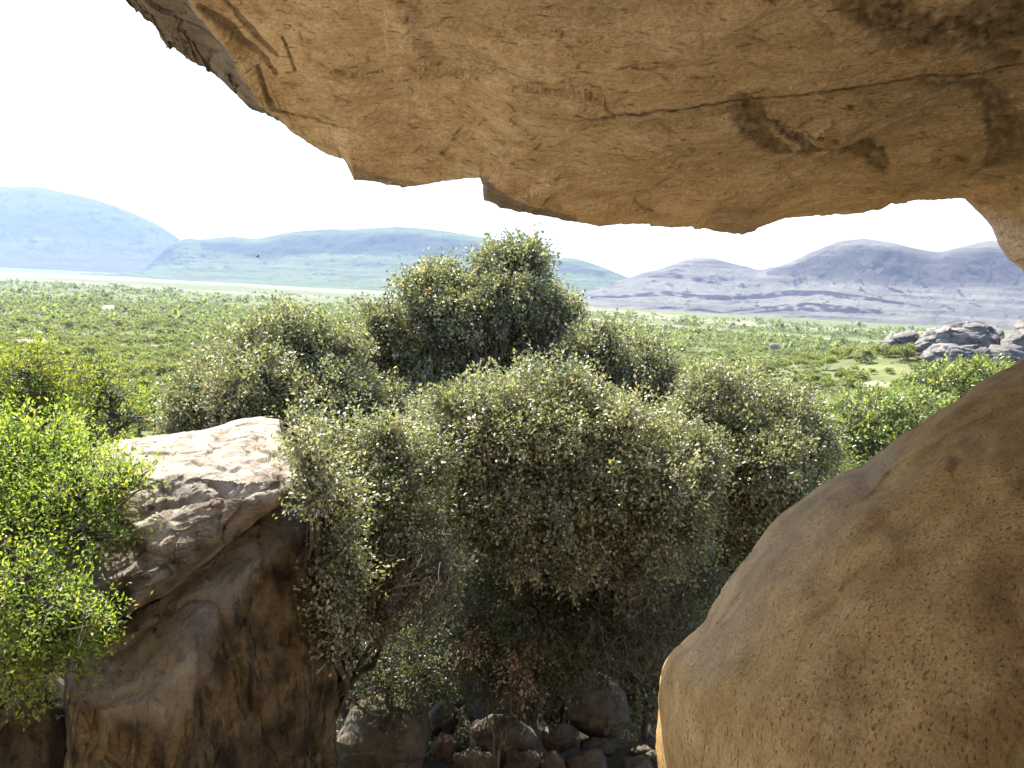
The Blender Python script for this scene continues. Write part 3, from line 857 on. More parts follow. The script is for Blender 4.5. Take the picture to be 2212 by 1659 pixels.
    roof = roof + N * dis[..., None]
    # outside face and top, raised out of view to keep sky light off the gully
    outs = []
    for k, (dx, dy_, dz) in enumerate(((.02, .03, .10), (.05, .10, .35), (.1, .2, .8), (.2, .25, 1.6), (.3, .2, 3.2), (.4, 0, 6), (.6, -.8, 9.5), (.9, -4, 12.5), (1, -10, 13.5))):
        q = roof[0] + np.array([dx, dy_, dz])
        q = q + (.05 + .05 * k) * np.stack([fbm(q * .9 + 5, 4), fbm(q * .9 + 9, 4), fbm(q * .9 + 14, 4)], 1)
        outs.append(q)
    wall = []
    for k, (f, dy_, z) in enumerate(((1.0, -.5, None), (1.0, -1.0, 8.7), (.95, -1.2, 7.6), (.9, -1.1, 6.7), (.85, -.6, 6.35))):
        q = Mp * np.array([f, 1, 1]) + np.array([0, dy_, 0])
        q[:, 2] = (Mz - .25) if z is None else np.minimum(z, Mz - .3 - .1 * k)
        q = q + .10 * np.stack([fbm(q * 1.2 + 5, 3), fbm(q * 1.2 + 9, 3), fbm(q * 1.2 + 14, 3)], 1)
        wall.append(q)
    for (f, y, z) in ((.85, -.5, 6.1),):
        q = np.stack([Mx * f, np.full(NS, y), np.full(NS, z)], 1)
        q = q + .08 * np.stack([fbm(q * 1.2 + 5, 3), fbm(q * 1.2 + 9, 3), fbm(q * 1.2 + 14, 3)], 1)
        wall.append(q)
    rows = np.concatenate([np.stack(outs[::-1]), roof, np.stack(wall)])
    z0, z1 = np.zeros((len(outs), NS)), np.zeros((len(wall), NS))
    fx, fy = np.meshgrid(np.linspace(-9, 1.8, 90), np.linspace(-7, 2.0, 60))  # ledge out of view, widened to bounce sunlight onto the roof
    fy = np.where(fy > 0, fy * (1 + 1.4 * smooth(-3.0, -4.4, fx)), fy)
    fz = 6.32 + .12 * fbm(np.stack([fx * .8, fy * .8, fx * 0], -1), 4) - .2 * smooth(.9, 1.0, np.linspace(0, 1, 60))[:, None]
    fl_ = np.stack([fx, fy, fz], -1)
    face = np.stack([np.stack([fx[-1], fy[-1] + a_, np.full(90, z_)], -1) + .1 * noise(np.stack([fx[-1], fx[-1] * 0 + z_, fx[-1] * 0], -1))[:, None] for a_, z_ in ((.05, 5.2), (-.05, 3.0), (-.1, -.5))])
    fl_ = np.concatenate([fl_, face])
    V = np.concatenate([rows.reshape(-1, 3), fl_.reshape(-1, 3)])
    Q = np.concatenate([grid_quads(len(rows), NS), grid_quads(len(fl_), 90) + rows.shape[0] * NS])
    zf = np.zeros(fl_.shape[0] * 90)
    at = {"stain_shade": np.concatenate([z0.ravel(), stain_shade.ravel(), z1.ravel(), zf]), "grey": np.concatenate([(z0 + .6).ravel(), grey.ravel(), z1.ravel(), zf])}
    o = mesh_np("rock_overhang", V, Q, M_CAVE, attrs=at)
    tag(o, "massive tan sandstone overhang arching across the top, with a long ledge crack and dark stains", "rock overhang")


build_overhang()

# ------------------------------------------------------------------ trees
OCC = []      # crowns and rocks in survey bearings, used to pick which shrubs the photo can show


def tree(name, label, cat, group, d, bx, blobs, leaf, mat, dens=75, nleaf=18, trunk_r=.12, droop=0.0, nb=26, twl=.26, gap=-.2,
         bark=None, inner=.28, base_d=None, seed=1, twig_share=.5, wig=.35, dead=None, sub=0):
    r = np.random.default_rng(seed)
    bd = d if base_d is None else base_d
    b0 = U(np.array(float(bx)), np.array(900.0), np.array(float(bd)))
    gz = float(ground(np.array([b0[0]]), np.array([b0[1]]))[0])
    base = np.array([b0[0], b0[1], gz - .12])
    root = empty(name, tuple(base))
    tag(root, label, cat, group)
    wood = Acc(); lv = Acc()
    if sub:
        more = []
        for (x, y, rx, ry, dd) in blobs:
            more.append((x, y, rx * .88, ry * .88, dd))
            for _ in range(sub):
                a_ = r.uniform(-.25, 1.25) * math.pi; f_ = r.uniform(.55, .95); k_ = r.uniform(.36, .58)
                more.append((x + rx * f_ * math.cos(a_), y - ry * f_ * math.sin(a_), rx * k_, (rx + ry) * .5 * k_, dd - .8 * math.sqrt(max(0, 1 - f_ * f_)) * rx * d / FPX + r.normal() * .1))
        blobs = more
    cents = []
    for (x, y, rx, ry, dd) in blobs:
        OCC.append((x, y, rx, ry, d + dd))
        cents.append(U(np.array(float(x)), np.array(float(y)), np.array(float(d + dd))))
    cents = np.array(cents)
    leaf = (leaf[0] * (.96 if sub else 1.1), leaf[1])
    nleaf = int(nleaf * (1.3 if sub else 1.0))
    mid = cents.mean(0)
    fork = base + (mid - base) * np.array([.35, .35, .42])
    K = 12
    tk = np.linspace(0, 1, K)[:, None]
    trunk = base + (fork - base) * tk + .12 * np.stack([noise(np.column_stack([tk * 3 + q, tk * 0, tk * 0 + seed * 1.7])) for q in (0, 20, 40)], 1) * np.sin(tk * math.pi)
    V, Q = tubes(trunk[None], (trunk_r * (1.25 - .5 * tk[:, 0]))[None], 8); wood.add(V, Q)
    limbs = []
    for ci, c in enumerate(cents):
        c2 = fork + (c - fork) * .5 + np.array([0, 0, .18 * np.linalg.norm(c - fork)]) + r.normal(size=3) * .1
        q = (1 - tk) ** 2 * fork + 2 * tk * (1 - tk) * c2 + tk ** 2 * c
        w = np.stack([noise(np.column_stack([tk * 4 + q0, tk * 0 + ci, tk * 0 + seed * .7])) for q0 in (0, 20, 40)], 1) * wig
        limbs.append(q + w * np.sin(tk * math.pi))
    limbs = np.array(limbs)
    V, Q = tubes(limbs, np.tile(trunk_r * (.72 - .50 * tk[:, 0])[None], (len(cents), 1)), 6); wood.add(V, Q)
    for ci, (x, y, rx, ry, dd) in enumerate(blobs):
        k = (d + dd) / FPX
        rad = np.array([rx * k, (rx + ry) * .5 * k, ry * k])
        c = cents[ci]
        area = 4 * math.pi * (rad.prod()) ** (2 / 3)
        n = int(area * dens)
        o = nrm(r.normal(size=(n, 3)))
        keep = (o[:, 2] > -.55) | (r.random(n) < .45)
        o = o[keep]
        lump = 1 + (.26 if sub else .38) * fbm(o * 2.0 + seed * 3.1 + ci * 7, 3) + .05 * r.normal(size=len(o))
        hole = noise(o * 2.3 + seed * 5.3 + ci * 3) + .5 * noise(o * 5.1 + seed + ci)
        ok = hole > gap
        o, lump = o[ok], lump[ok]
        inn = r.random(len(o)) < inner
        f = np.where(inn, r.uniform(.45, .9, len(o)), 1.0) * lump
        S_ = c + o * rad * f[:, None]
        out = nrm(o / rad + np.array([0, 0, .35 - droop]) + .45 * r.normal(size=o.shape) - np.array([0, 0, .9]) * (smooth(.25, -.4, o[:, 2]) * (1 if sub else 0))[:, None] * np.linalg.norm(o / rad, axis=1)[:, None])
        tw = twl * r.uniform(.6, 1.4, len(o))[:, None]
        # sub-branches, drawn from the limb to part of the shell
        nbk = min(nb if not sub else int(nb * .45), len(o))
        pick = r.choice(len(o), nbk, replace=False)
        st = limbs[ci][r.integers(7, K, nbk)]
        en = S_[pick]
        t6 = np.linspace(0, 1, 7)[None, :, None]
        mid6 = (st + en) / 2 + np.array([0, 0, .12]) * rad[2] + r.normal(size=st.shape) * .12 * rad.mean()
        q = (1 - t6) ** 2 * st[:, None] + 2 * t6 * (1 - t6) * mid6[:, None] + t6 ** 2 * en[:, None]
        q = q + .09 * rad.mean() * np.sin(t6 * math.pi) * nrm(r.normal(size=(nbk, 7, 3)))
        rb = trunk_r * .16 * (1.1 - .8 * t6[..., 0]) * np.ones((nbk, 1))
        V, Q = tubes(q, rb, 4); wood.add(V, Q)
        # twigs
        m = r.random(len(o)) < twig_share
        a = S_[m] - out[m] * tw[m] * 1.5; e = S_[m] + out[m] * tw[m] * .7
        md = (a + e) / 2 + .06 * r.normal(size=a.shape)
        q = np.stack([a, md, e], 1)
        V, Q = tubes(q, np.tile(np.array([[.006, .0045, .002]]) * (d / 12) ** .5, (len(a), 1)), 3); wood.add(V, Q)
        # leaves
        nl = nleaf
        tpos = r.uniform(-.3, 1.0, (len(o), nl))
        P = S_[:, None] + out[:, None] * (tw * tpos)[..., None] + r.normal(size=(len(o), nl, 3)) * (.045 + .06 * twl)
        ax = out[:, None] + .9 * r.normal(size=P.shape); ax[..., 2] += .15 - droop
        nr = r.normal(size=P.shape) * .75 + np.array([0, 0, .8])
        ll = leaf[0] * r.uniform(.65, 1.3, P.shape[:2])
        shade = np.clip(r.beta(2.2, 2.2, P.shape[:2]) + .28 * noise(S_ * 1.3 + seed)[:, None] + .12 * r.normal(size=len(o))[:, None], 0, .985)
        rare = r.random(P.shape[:2]) < .02
        shade = np.where(rare, 1.0, shade)
        V, Q = leaf_quads(P.reshape(-1, 3), ax.reshape(-1, 3), nr.reshape(-1, 3), ll.ravel(), (ll * leaf[1]).ravel())
        lv.add(V, Q, rnd=np.repeat(shade.ravel(), 4))
    lv.build("crown", mat, root, smooth_shade=False)
    if dead:
        for (x, y, rx, ry, dd, n, ln, dro) in dead:
            k = (d + dd) / FPX
            a = U(x + rx * r.uniform(-1, 1, n), y + ry * r.uniform(-1, 1, n), d + dd + .35 * r.normal(size=n))
            dirn = nrm(np.stack([r.normal(size=n) * .8, r.normal(size=n) * .5 - .2, r.normal(size=n) * .5 - dro], 1))
            st = ln * r.uniform(.4, 1.2, n)
            q = [a]
            for s_ in range(6):
                dirn = nrm(dirn + .45 * r.normal(size=dirn.shape) + np.array([0, 0, -.12 * dro]))
                q.append(q[-1] + dirn * (st / 6)[:, None])
            q = np.stack(q, 1)
            V, Q = tubes(q, np.linspace(.0065, .002, 7)[None] * r.uniform(.6, 1.5, n)[:, None], 3); wood.add(V, Q)
    wood.build("trunk", bark or M_BARK, root)
    return root


EV = "evergreen trees in front of the shelter"
tree("evergreen_tree", "tallest rounded evergreen in the centre, standing against the hills with dark hollow underneath", "tree", EV, 20, 1040,
     [(1108, 582, 66, 52, .3), (1062, 578, 44, 38, 0), (1155, 612, 40, 42, .3), (955, 604, 44, 30, 0), (930, 640, 62, 44, -.3), (1195, 670, 48, 44, .5), (1080, 665, 95, 50, -.2), (985, 690, 80, 45, -.4), (850, 705, 62, 42, -.4), (1160, 720, 60, 50, .4), (920, 755, 90, 52, .3), (830, 770, 60, 48, -.2), (1050, 770, 95, 60, .8), (1140, 800, 70, 60, .8), (960, 830, 90, 50, .9), (860, 840, 70, 44, .6), (1220, 690, 30, 26, .2), (1180, 860, 80, 45, 1.2), (890, 870, 80, 40, -.4), (1000, 880, 80, 36, -.2)],
     (.085, .30), M_OLIVE, dens=46, nleaf=16, trunk_r=.12, sub=4, seed=2, gap=-.16, nb=44, twl=.3)
tree("evergreen_tree", "broad olive evergreen left of the tallest one, above the sunlit slab", "tree", EV, 18, 590,
     [(600, 745, 95, 55, .3), (500, 800, 80, 60, 0), (690, 790, 90, 60, .2), (600, 850, 130, 55, -.5), (455, 870, 80, 50, -.3), (740, 860, 90, 60, 0), (400, 915, 60, 28, -.6), (800, 900, 90, 50, .6), (650, 905, 100, 35, .6), (690, 760, 45, 34, .2)],
     (.075, .30), M_OLIVE, dens=50, nleaf=17, trunk_r=.12, sub=4, seed=3, nb=34)
tree("evergreen_tree", "small open evergreen with a visible dark leaning trunk, right of the tallest one", "tree", EV, 19, 1330,
     [(1320, 745, 75, 45, 0), (1290, 800, 75, 55, .2), (1400, 790, 75, 50, .2), (1360, 830, 80, 50, -.2), (1440, 825, 50, 40, 0), (1300, 870, 90, 40, .8), (1470, 870, 60, 40, .8)],
     (.075, .28), M_OLIVE, dens=34, nleaf=13, trunk_r=.15, sub=3, seed=4, gap=-.12, nb=40)
tree("evergreen_tree", "big spreading evergreen in the middle foreground with a tangle of bare grey twigs", "tree", EV, 13.6, 1180,
     [(1140, 855, 100, 45, .4), (1040, 925, 110, 65, 0), (1220, 900, 120, 70, .2), (1130, 985, 130, 75, -.3), (1310, 960, 110, 80, 0), (1010, 1010, 90, 60, 0), (1370, 1060, 110, 95, -.2), (1250, 1090, 120, 90, .5), (1440, 1150, 100, 90, -.1), (1460, 1010, 80, 75, .3), (1330, 1230, 90, 85, .5), (1000, 960, 120, 70, 2.0), (1200, 960, 140, 80, 2.2), (1350, 1000, 120, 80, 2.0), (1100, 1080, 140, 90, 1.8), (1300, 1120, 140, 90, 1.8), (890, 1000, 100, 60, 2.2), (1050, 1085, 85, 60, -.5), (1140, 1120, 95, 65, -.5), (1190, 1200, 85, 60, -.2), (1060, 1180, 70, 55, -.1)],  # blobs set far back are hidden foliage, added to shade the gully
     (.066, .30), M_OLIVE, dens=62, nleaf=18, trunk_r=.10, sub=4, droop=.12, seed=5, nb=40, base_d=17.2,
     dead=[(1060, 1090, 80, 50, -.9, 70, .45, .4), (1110, 1170, 120, 50, -.8, 110, .5, .6), (1230, 1210, 100, 50, -.7, 70, .5, .8), (1420, 1280, 90, 50, -.6, 60, .5, .9)])
tree("evergreen_tree", "rounded olive evergreen beside the huge brown boulder, drooping low on its right side", "tree", EV, 16, 1600,
     [(1600, 875, 110, 60, .3), (1540, 930, 90, 70, 0), (1680, 925, 100, 70, .2), (1600, 1000, 120, 85, -.3), (1710, 1010, 70, 80, 0), (1560, 1100, 90, 80, .2), (1660, 1090, 85, 80, 0), (1560, 1190, 70, 80, .2)],
     (.07, .30), M_OLIVE, dens=54, nleaf=17, trunk_r=.12, sub=4, seed=6, nb=30, base_d=18)
tree("evergreen_shrub", "leafy evergreen shrub tumbling down over the right end of the sunlit slab", "shrub", EV, 11.9, 700,
     [(680, 930, 55, 30, .2), (770, 960, 95, 50, .3), (880, 990, 90, 55, .5), (720, 1010, 75, 50, 0), (830, 1070, 95, 60, .1), (770, 1130, 85, 60, 0), (900, 1140, 80, 70, 0), (820, 1220, 85, 65, .1), (920, 1260, 70, 70, .2), (770, 1310, 70, 65, .2), (650, 960, 36, 34, -2.1), (672, 1005, 40, 36, -2.3), (695, 1050, 44, 40, -2.3), (735, 1090, 45, 50, -1.5), (722, 1180, 36, 50, -1.5), (745, 1260, 45, 55, -1.3), (725, 1360, 36, 55, -1.4)],
     (.06, .30), M_OLIVE, dens=64, nleaf=17, trunk_r=.08, sub=3, droop=.25, seed=7, base_d=13.2, nb=30, gap=-.2,
     dead=[(900, 1230, 90, 90, -.4, 220, .6, .9), (860, 1350, 90, 60, -.3, 120, .5, 1.0)])
UG = "shrubs in the shade of the gully"
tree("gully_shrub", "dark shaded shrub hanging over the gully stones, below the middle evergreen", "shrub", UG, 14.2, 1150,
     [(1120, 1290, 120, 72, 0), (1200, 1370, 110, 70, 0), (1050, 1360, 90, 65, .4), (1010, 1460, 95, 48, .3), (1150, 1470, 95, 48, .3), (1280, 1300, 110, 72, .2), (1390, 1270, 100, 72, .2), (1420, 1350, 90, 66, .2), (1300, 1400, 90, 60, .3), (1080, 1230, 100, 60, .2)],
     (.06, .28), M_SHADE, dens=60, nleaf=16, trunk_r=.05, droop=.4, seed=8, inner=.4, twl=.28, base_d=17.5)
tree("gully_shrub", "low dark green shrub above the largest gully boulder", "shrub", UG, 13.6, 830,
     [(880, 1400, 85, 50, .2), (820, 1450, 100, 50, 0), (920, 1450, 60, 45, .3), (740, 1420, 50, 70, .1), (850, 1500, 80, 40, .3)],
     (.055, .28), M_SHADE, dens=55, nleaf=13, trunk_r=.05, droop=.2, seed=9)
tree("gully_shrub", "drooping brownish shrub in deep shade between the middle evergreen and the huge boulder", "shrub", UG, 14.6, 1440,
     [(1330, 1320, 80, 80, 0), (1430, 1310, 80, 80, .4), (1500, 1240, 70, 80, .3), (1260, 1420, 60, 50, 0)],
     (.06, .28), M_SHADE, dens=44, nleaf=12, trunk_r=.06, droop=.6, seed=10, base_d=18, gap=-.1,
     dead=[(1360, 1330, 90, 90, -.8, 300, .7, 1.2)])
tree("gully_shrub", "added fill foliage darkening the back of the gully, behind the shrub on the slab", "shrub", UG, 17.6, 880,  # fill shrub, added to keep light out of the gully
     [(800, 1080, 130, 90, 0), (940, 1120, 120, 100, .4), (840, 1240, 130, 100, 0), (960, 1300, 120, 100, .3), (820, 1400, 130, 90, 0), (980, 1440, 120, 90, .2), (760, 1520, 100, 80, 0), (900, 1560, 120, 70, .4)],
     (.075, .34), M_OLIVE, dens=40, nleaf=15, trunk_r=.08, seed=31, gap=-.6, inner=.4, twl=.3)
tree("gully_shrub", "added fill foliage darkening the back of the gully, behind the middle evergreen", "shrub", UG, 17.8, 1250,  # second fill shrub, added for darkness behind the gully stones
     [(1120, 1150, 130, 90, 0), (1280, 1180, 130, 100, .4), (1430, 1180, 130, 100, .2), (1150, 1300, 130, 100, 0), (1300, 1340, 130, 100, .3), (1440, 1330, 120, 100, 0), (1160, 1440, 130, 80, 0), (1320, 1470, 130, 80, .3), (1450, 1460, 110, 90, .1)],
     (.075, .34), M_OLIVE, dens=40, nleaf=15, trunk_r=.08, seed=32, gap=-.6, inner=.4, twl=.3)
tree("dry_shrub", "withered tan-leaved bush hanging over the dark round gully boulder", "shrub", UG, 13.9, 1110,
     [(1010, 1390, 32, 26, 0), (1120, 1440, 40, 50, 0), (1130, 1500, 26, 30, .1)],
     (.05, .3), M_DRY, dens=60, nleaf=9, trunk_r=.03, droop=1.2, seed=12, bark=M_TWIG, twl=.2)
LG = "bright green trees on the left"
tree("thorn_tree", "bright sunlit green tree filling the left edge beside the slab", "tree", LG, 8.8, -60,
     [(60, 950, 110, 50, .8), (150, 990, 80, 45, .5), (40, 1040, 120, 60, .3), (170, 1070, 105, 50, 0), (270, 1040, 55, 32, -.1), (60, 1130, 130, 60, 0), (185, 1140, 70, 45, -.2), (10, 1010, 90, 70, .3)],
     (.046, .24), M_BRIGHT, dens=120, nleaf=16, trunk_r=.12, seed=13, base_d=12.5, twl=.22, nb=34, gap=-.2)
tree("thorn_tree", "lower sunlit yellow-green tree in front of the dark slab base at the left edge", "tree", LG, 7.8, -120,
     [(60, 1250, 75, 42, .2), (20, 1310, 100, 60, .2), (130, 1310, 75, 45, 0), (190, 1335, 48, 28, -.2), (90, 1380, 90, 42, .1), (20, 1420, 80, 50, .2), (110, 1430, 70, 40, .3), (30, 1470, 70, 36, .6), (160, 1390, 50, 30, .2)],
     (.045, .24), M_BRIGHT, dens=125, nleaf=16, trunk_r=.1, seed=14, base_d=12.5, twl=.22, nb=30, gap=-.2)
YG = "yellowing trees behind the left edge"
tree("thorn_tree", "yellow-green tree with orange tinted leaves at the left edge, behind the bright green one", "tree", YG, 24, 60,
     [(60, 800, 110, 45, 0), (20, 850, 90, 50, 0), (120, 850, 90, 50, .3), (60, 900, 120, 40, -.3)],
     (.10, .26), M_YELLOW, dens=26, nleaf=13, trunk_r=.14, seed=15, gap=-.1, nb=40)
tree("thorn_tree", "olive tree with a dark branching trunk right of the orange tinted one", "tree", YG, 26, 215,
     [(200, 800, 60, 32, 0), (240, 850, 60, 40, 0), (180, 870, 60, 40, .4), (270, 905, 60, 36, 0)],
     (.10, .26), M_YELLOW, dens=20, nleaf=11, trunk_r=.17, seed=16, gap=0.0, nb=40)
tree("thorn_tree", "thin pale green tree between the dark-trunked tree and the broad olive evergreen", "tree", YG, 27, 330,
     [(330, 860, 45, 34, 0), (300, 900, 45, 30, 0), (370, 890, 40, 34, .3)],
     (.10, .24), M_BRIGHT, dens=18, nleaf=11, trunk_r=.1, seed=17, gap=0.0, nb=30)
RG = "green trees behind the huge boulder"
tree("leafy_tree", "broad-leaved green tree rising behind the shoulder of the huge brown boulder", "tree", RG, 24, 1880,
     [(1870, 890, 75, 40, .2), (1850, 945, 75, 50, 0), (1930, 930, 70, 50, .2), (1900, 990, 80, 50, -.2), (1980, 890, 55, 40, .4)],
     (.10, .32), M_GREEN, dens=34, nleaf=13, trunk_r=.15, seed=18, gap=-.2)
tree("leafy_tree", "green tree nearest the right frame edge, above the boulder shoulder", "tree", RG, 28, 2080,
     [(2050, 825, 80, 32, 0), (2130, 810, 60, 28, .2), (1990, 845, 50, 30, 0), (2080, 860, 80, 30, -.4), (2160, 830, 50, 30, .3)],
     (.11, .32), M_GREEN, dens=28, nleaf=13, trunk_r=.15, seed=19, gap=-.2)
tree("leafy_tree", "feathery light green sapling against the edge of the huge boulder", "tree", RG, 18, 1810,
     [(1810, 1000, 40, 28, 0), (1790, 1040, 45, 30, 0), (1835, 1030, 30, 25, .2)],
     (.06, .2), M_BRIGHT, dens=40, nleaf=12, trunk_r=.06, seed=20, gap=0.0)

# ------------------------------------------------------------------ shrubs of the valley
def shrub_proto(nleaf, leaf, seed, stems=True):
    r = np.random.default_rng(seed)
    nb = r.integers(4, 7)
    c = np.stack([r.uniform(-.6, .6, nb), r.uniform(-.6, .6, nb), r.uniform(.35, .72, nb)], 1)
    rb = r.uniform(.26, .42, nb)
    k = r.integers(0, nb, nleaf)
    o = nrm(r.normal(size=(nleaf, 3))); o[:, 2] = np.where(o[:, 2] < -.2, -o[:, 2] * .7, o[:, 2])
    P = c[k] + o * (rb[k] * (r.random(nleaf) ** .35))[:, None]
    P[:, 2] = np.maximum(P[:, 2], .03)
    V, Q = leaf_quads(P, o + .7 * r.normal(size=o.shape), r.normal(size=o.shape) + np.array([0, 0, .6]), leaf * r.uniform(.6, 1.4, nleaf), leaf * .32 * r.uniform(.7, 1.3, nleaf))
    rnd = np.repeat(np.clip(r.beta(2, 2, nleaf) + .25 * (P[:, 2] - .5), 0, 1), 4)  # lower leaves painted darker, standing for shade inside the shrub
    A = Acc(); A.add(V, Q, rnd=rnd)
    if stems:
        n = 9
        e = c[r.integers(0, nb, n)] + .15 * r.normal(size=(n, 3)); a = np.stack([.06 * r.normal(size=n), .06 * r.normal(size=n), np.full(n, -.05)], 1)
        V, Q = tubes(np.stack([a, (a + e) / 2 + .06 * r.normal(size=(n, 3)), e], 1), np.tile([[.018, .012, .006]], (n, 1)), 3)
        A.add(V, Q, rnd=np.zeros(len(V)))
    return np.concatenate(A.v), np.concatenate(A.q), np.concatenate(A.a["rnd"])


def scatter():
    r = np.random.default_rng(5)
    n = 30000
    a = np.radians(r.uniform(-37, 37, n))
    R = np.sqrt(r.uniform(24 ** 2, 330 ** 2, n))
    a2 = np.radians(r.uniform(-35, 35, 26000)); R2 = np.sqrt(r.uniform(330 ** 2, 900 ** 2, 26000))
    keep = r.random(n) < .52
    a3 = np.radians(r.uniform(-34, 34, 17000)); R3 = np.sqrt(r.uniform(880 ** 2, 1750 ** 2, 17000))
    a, R = np.concatenate([a[keep], a2, a3]), np.concatenate([R[keep], R2, R3])
    x, y = R * np.sin(a), R * np.cos(a)
    z = ground(x, y)
    bx, by, d = bearing(np.stack([x, y, z], 1))
    cl = noise(np.stack([x / 22, y / 22, x * 0], 1)) + .5 * noise(np.stack([x / 70, y / 70, x * 0 + 4], 1))
    dn = (cl > -.30 - .35 * (r.random(len(x)) < .5)) & (bx > -80) & (bx < 2300)
    for (cx, cy, w, h) in ((75, 741, 50, 8), (1895, 832, 42, 10), (1545, 797, 22, 7), (1674, 752, 22, 9), (250, 665, 40, 5)):
        dn &= (((bx - cx) / w) ** 2 + ((by - cy) / h) ** 2) > 1
    dn &= np.abs(by - (598 + .074 * bx)) > 4
    dn &= (R < 880) | (cl > .05)
    dn &= by > 604 + .055 * bx
    x, y, z, bx, by, d, cl, R = (q[dn] for q in (x, y, z, bx, by, d, cl, R))
    size = np.clip(.76 * np.exp(.5 * r.normal(size=len(x))) * (1 + .5 * cl), .35, 3.0)
    size = np.where(R > 330, size * 1.35, size); size = np.where(R > 880, size * 1.3, size)
    tall = r.uniform(.7, 1.15, len(x))
    hue = np.clip(.38 + .16 * r.normal(size=len(x)) + .25 * noise(np.stack([x / 30, y / 30, x * 0 + 9], 1)) + .3 * (r.random(len(x)) < .14), 0, .97)
    hue = np.where(r.random(len(x)) < .06, 1.0, hue)
    rot = r.uniform(0, 2 * math.pi, len(x))
    # what the photo can show
    seen = np.ones(len(x), bool)
    for (ox, oy, orx, ory, od) in OCC:
        seen &= ~(((((bx - ox) / orx) ** 2 + ((by - 12 - oy) / ory) ** 2) < .9) & (d > od))
    seen &= (bx > 5) & (bx < 2200) & ~((bx > 1420) & (by > 781 + (2212 - bx) * .72)) & ~((by > 940) & (bx < 760))
    order = np.argsort(-(size / d) * seen)
    ind = order[:285]
    kinds = [("olive desert shrub growing on the plain", 0.18, "olive shrubs on the plain"), ("yellowish green desert shrub growing on the plain", .45, "yellowish shrubs on the plain"),
             ("fresh green desert shrub growing on the plain", .82, "fresh green shrubs on the plain"), ("pale grey-green desert shrub growing on the plain", 1.0, "grey-green shrubs on the plain")]
    protos = []
    for ki, (lab, hv, grp) in enumerate(kinds):
        row = []
        for v in range(3):
            V, Q, rn = shrub_proto(620, .15, 100 + ki * 10 + v)
            o = mesh_np("desert_shrub", V, Q, M_SHRUB, attrs={"rnd": rn, "hue": np.full(len(V), hv)}, smooth_shade=False, link=False)
            row.append(o)
        protos.append(row)
    for n_, i in enumerate(ind):
        ki = int(np.argmin([abs(hue[i] - k[1]) for k in kinds]))
        src = protos[ki][n_ % 3]
        o = src.copy()
        o.location = (x[i], y[i], z[i] - .06); o.rotation_euler = (0, 0, rot[i]); o.scale = (size[i], size[i], size[i] * tall[i])
        tag(o, kinds[ki][0], "shrub", kinds[ki][2])
        C.objects.link(o)
    rest = np.setdiff1d(np.arange(len(x)), ind)
    A = Acc()
    for lo, hi, nl, lf, st in ((0, 110, 420, .18, True), (110, 260, 120, .34, False), (260, 450, 44, .55, False), (450, 900, 18, .85, False), (900, 2000, 9, 1.2, False)):
        sel = rest[(R[rest] >= lo) & (R[rest] < hi)]
        for v in range(4):
            ss = sel[v::4]
            if not len(ss): continue
            V, Q, rn = shrub_proto(nl, lf, 300 + v + int(lo), st)
            cs, sn = np.cos(rot[ss]), np.sin(rot[ss])
            s_ = size[ss]
            X = (V[None, :, 0] * cs[:, None] - V[None, :, 1] * sn[:, None]) * s_[:, None] + x[ss][:, None]
            Y = (V[None, :, 0] * sn[:, None] + V[None, :, 1] * cs[:, None]) * s_[:, None] + y[ss][:, None]
            Z = V[None, :, 2] * (s_ * tall[ss])[:, None] + z[ss][:, None] - .05
            W = np.stack([X, Y, Z], -1).reshape(-1, 3)
            QQ = (Q[None] + (np.arange(len(ss)) * len(V))[:, None, None]).reshape(-1, 4)
            A.add(W, QQ, rnd=np.tile(rn, len(ss)), hue=np.repeat(hue[ss], len(V)))
    o = A.build("scrubland", M_SHRUB, None, smooth_shade=False)
    tag(o, "dense cover of low green desert scrub stretching over the plain", "scrub", None, "stuff")
    # single bushes around the far outcrop
    for n_, (cx, cy, dd, s_, ki, lab) in enumerate(((1952, 762, 118, 2.3, 0, "rounded bush between the low grey rock and the big grey dome"),
                                         (1838, 752, 150, 2.0, 0, "dark bush standing alone left of the far outcrop"),
                                         (1800, 748, 170, 2.2, 2, "bush at the end of the pale road strip"),
                                         (2186, 757, 128, 2.6, 0, "bush in the cleft right of the big grey dome"),
                                         (2184, 797, 100, 1.5, 2, "bright green bush under the pale ledge at the right"),
                                         (1985, 795, 108, 1.3, 0, "small bush at the left foot of the pale ledge"))):
        P = U(np.array(float(cx)), np.array(float(cy)), np.array(float(dd)))
        o = protos[ki][n_ % 3].copy(); o.name = "bush"
        o.location = (P[0], P[1], float(ground(P[0:1], P[1:2])[0]) - .1); o.scale = (s_, s_, s_); o.rotation_euler = (0, 0, n_)
        tag(o, lab, "bush", "bushes around the far outcrop")
        C.objects.link(o)


scatter()

# ------------------------------------------------------------------ posts by the road, bird over the valley
g = Nodes("weathered_wood"); M_POST = g.done(g.surf(g.ramp(g.noise(g.pos(), 3, 4), [(.3, (.05, .035, .03)), (.7, (.10, .07, .055))]), None, .9))
for (cx, cy, lab) in ((161, 624, "dark pole beside the distant road, middle one of three"), (173, 624, "dark pole beside the distant road, right one of three"), (96, 621, "thin dark pole beside the distant road, left one of three")):
    P = hit_ground(np.array([float(cx)]), np.array([float(cy)]))[0]
    A = Acc()
    h = 9.0
    V, Q = tubes(np.array([[[0, 0, -.3], [0, 0, h * .5], [0, 0, h]]]), np.array([[.30, .26, .2]]), 8); A.add(V, Q)
    V, Q = tubes(np.array([[[-1.1, 0, h - .8], [0, .05, h - .78], [1.1, 0, h - .8]]]), np.array([[.12, .12, .12]]), 4); A.add(V, Q)
    o = A.build("utility_pole", M_POST)
    o.location = tuple(P)
    tag(o, lab, "pole", "poles beside the road")


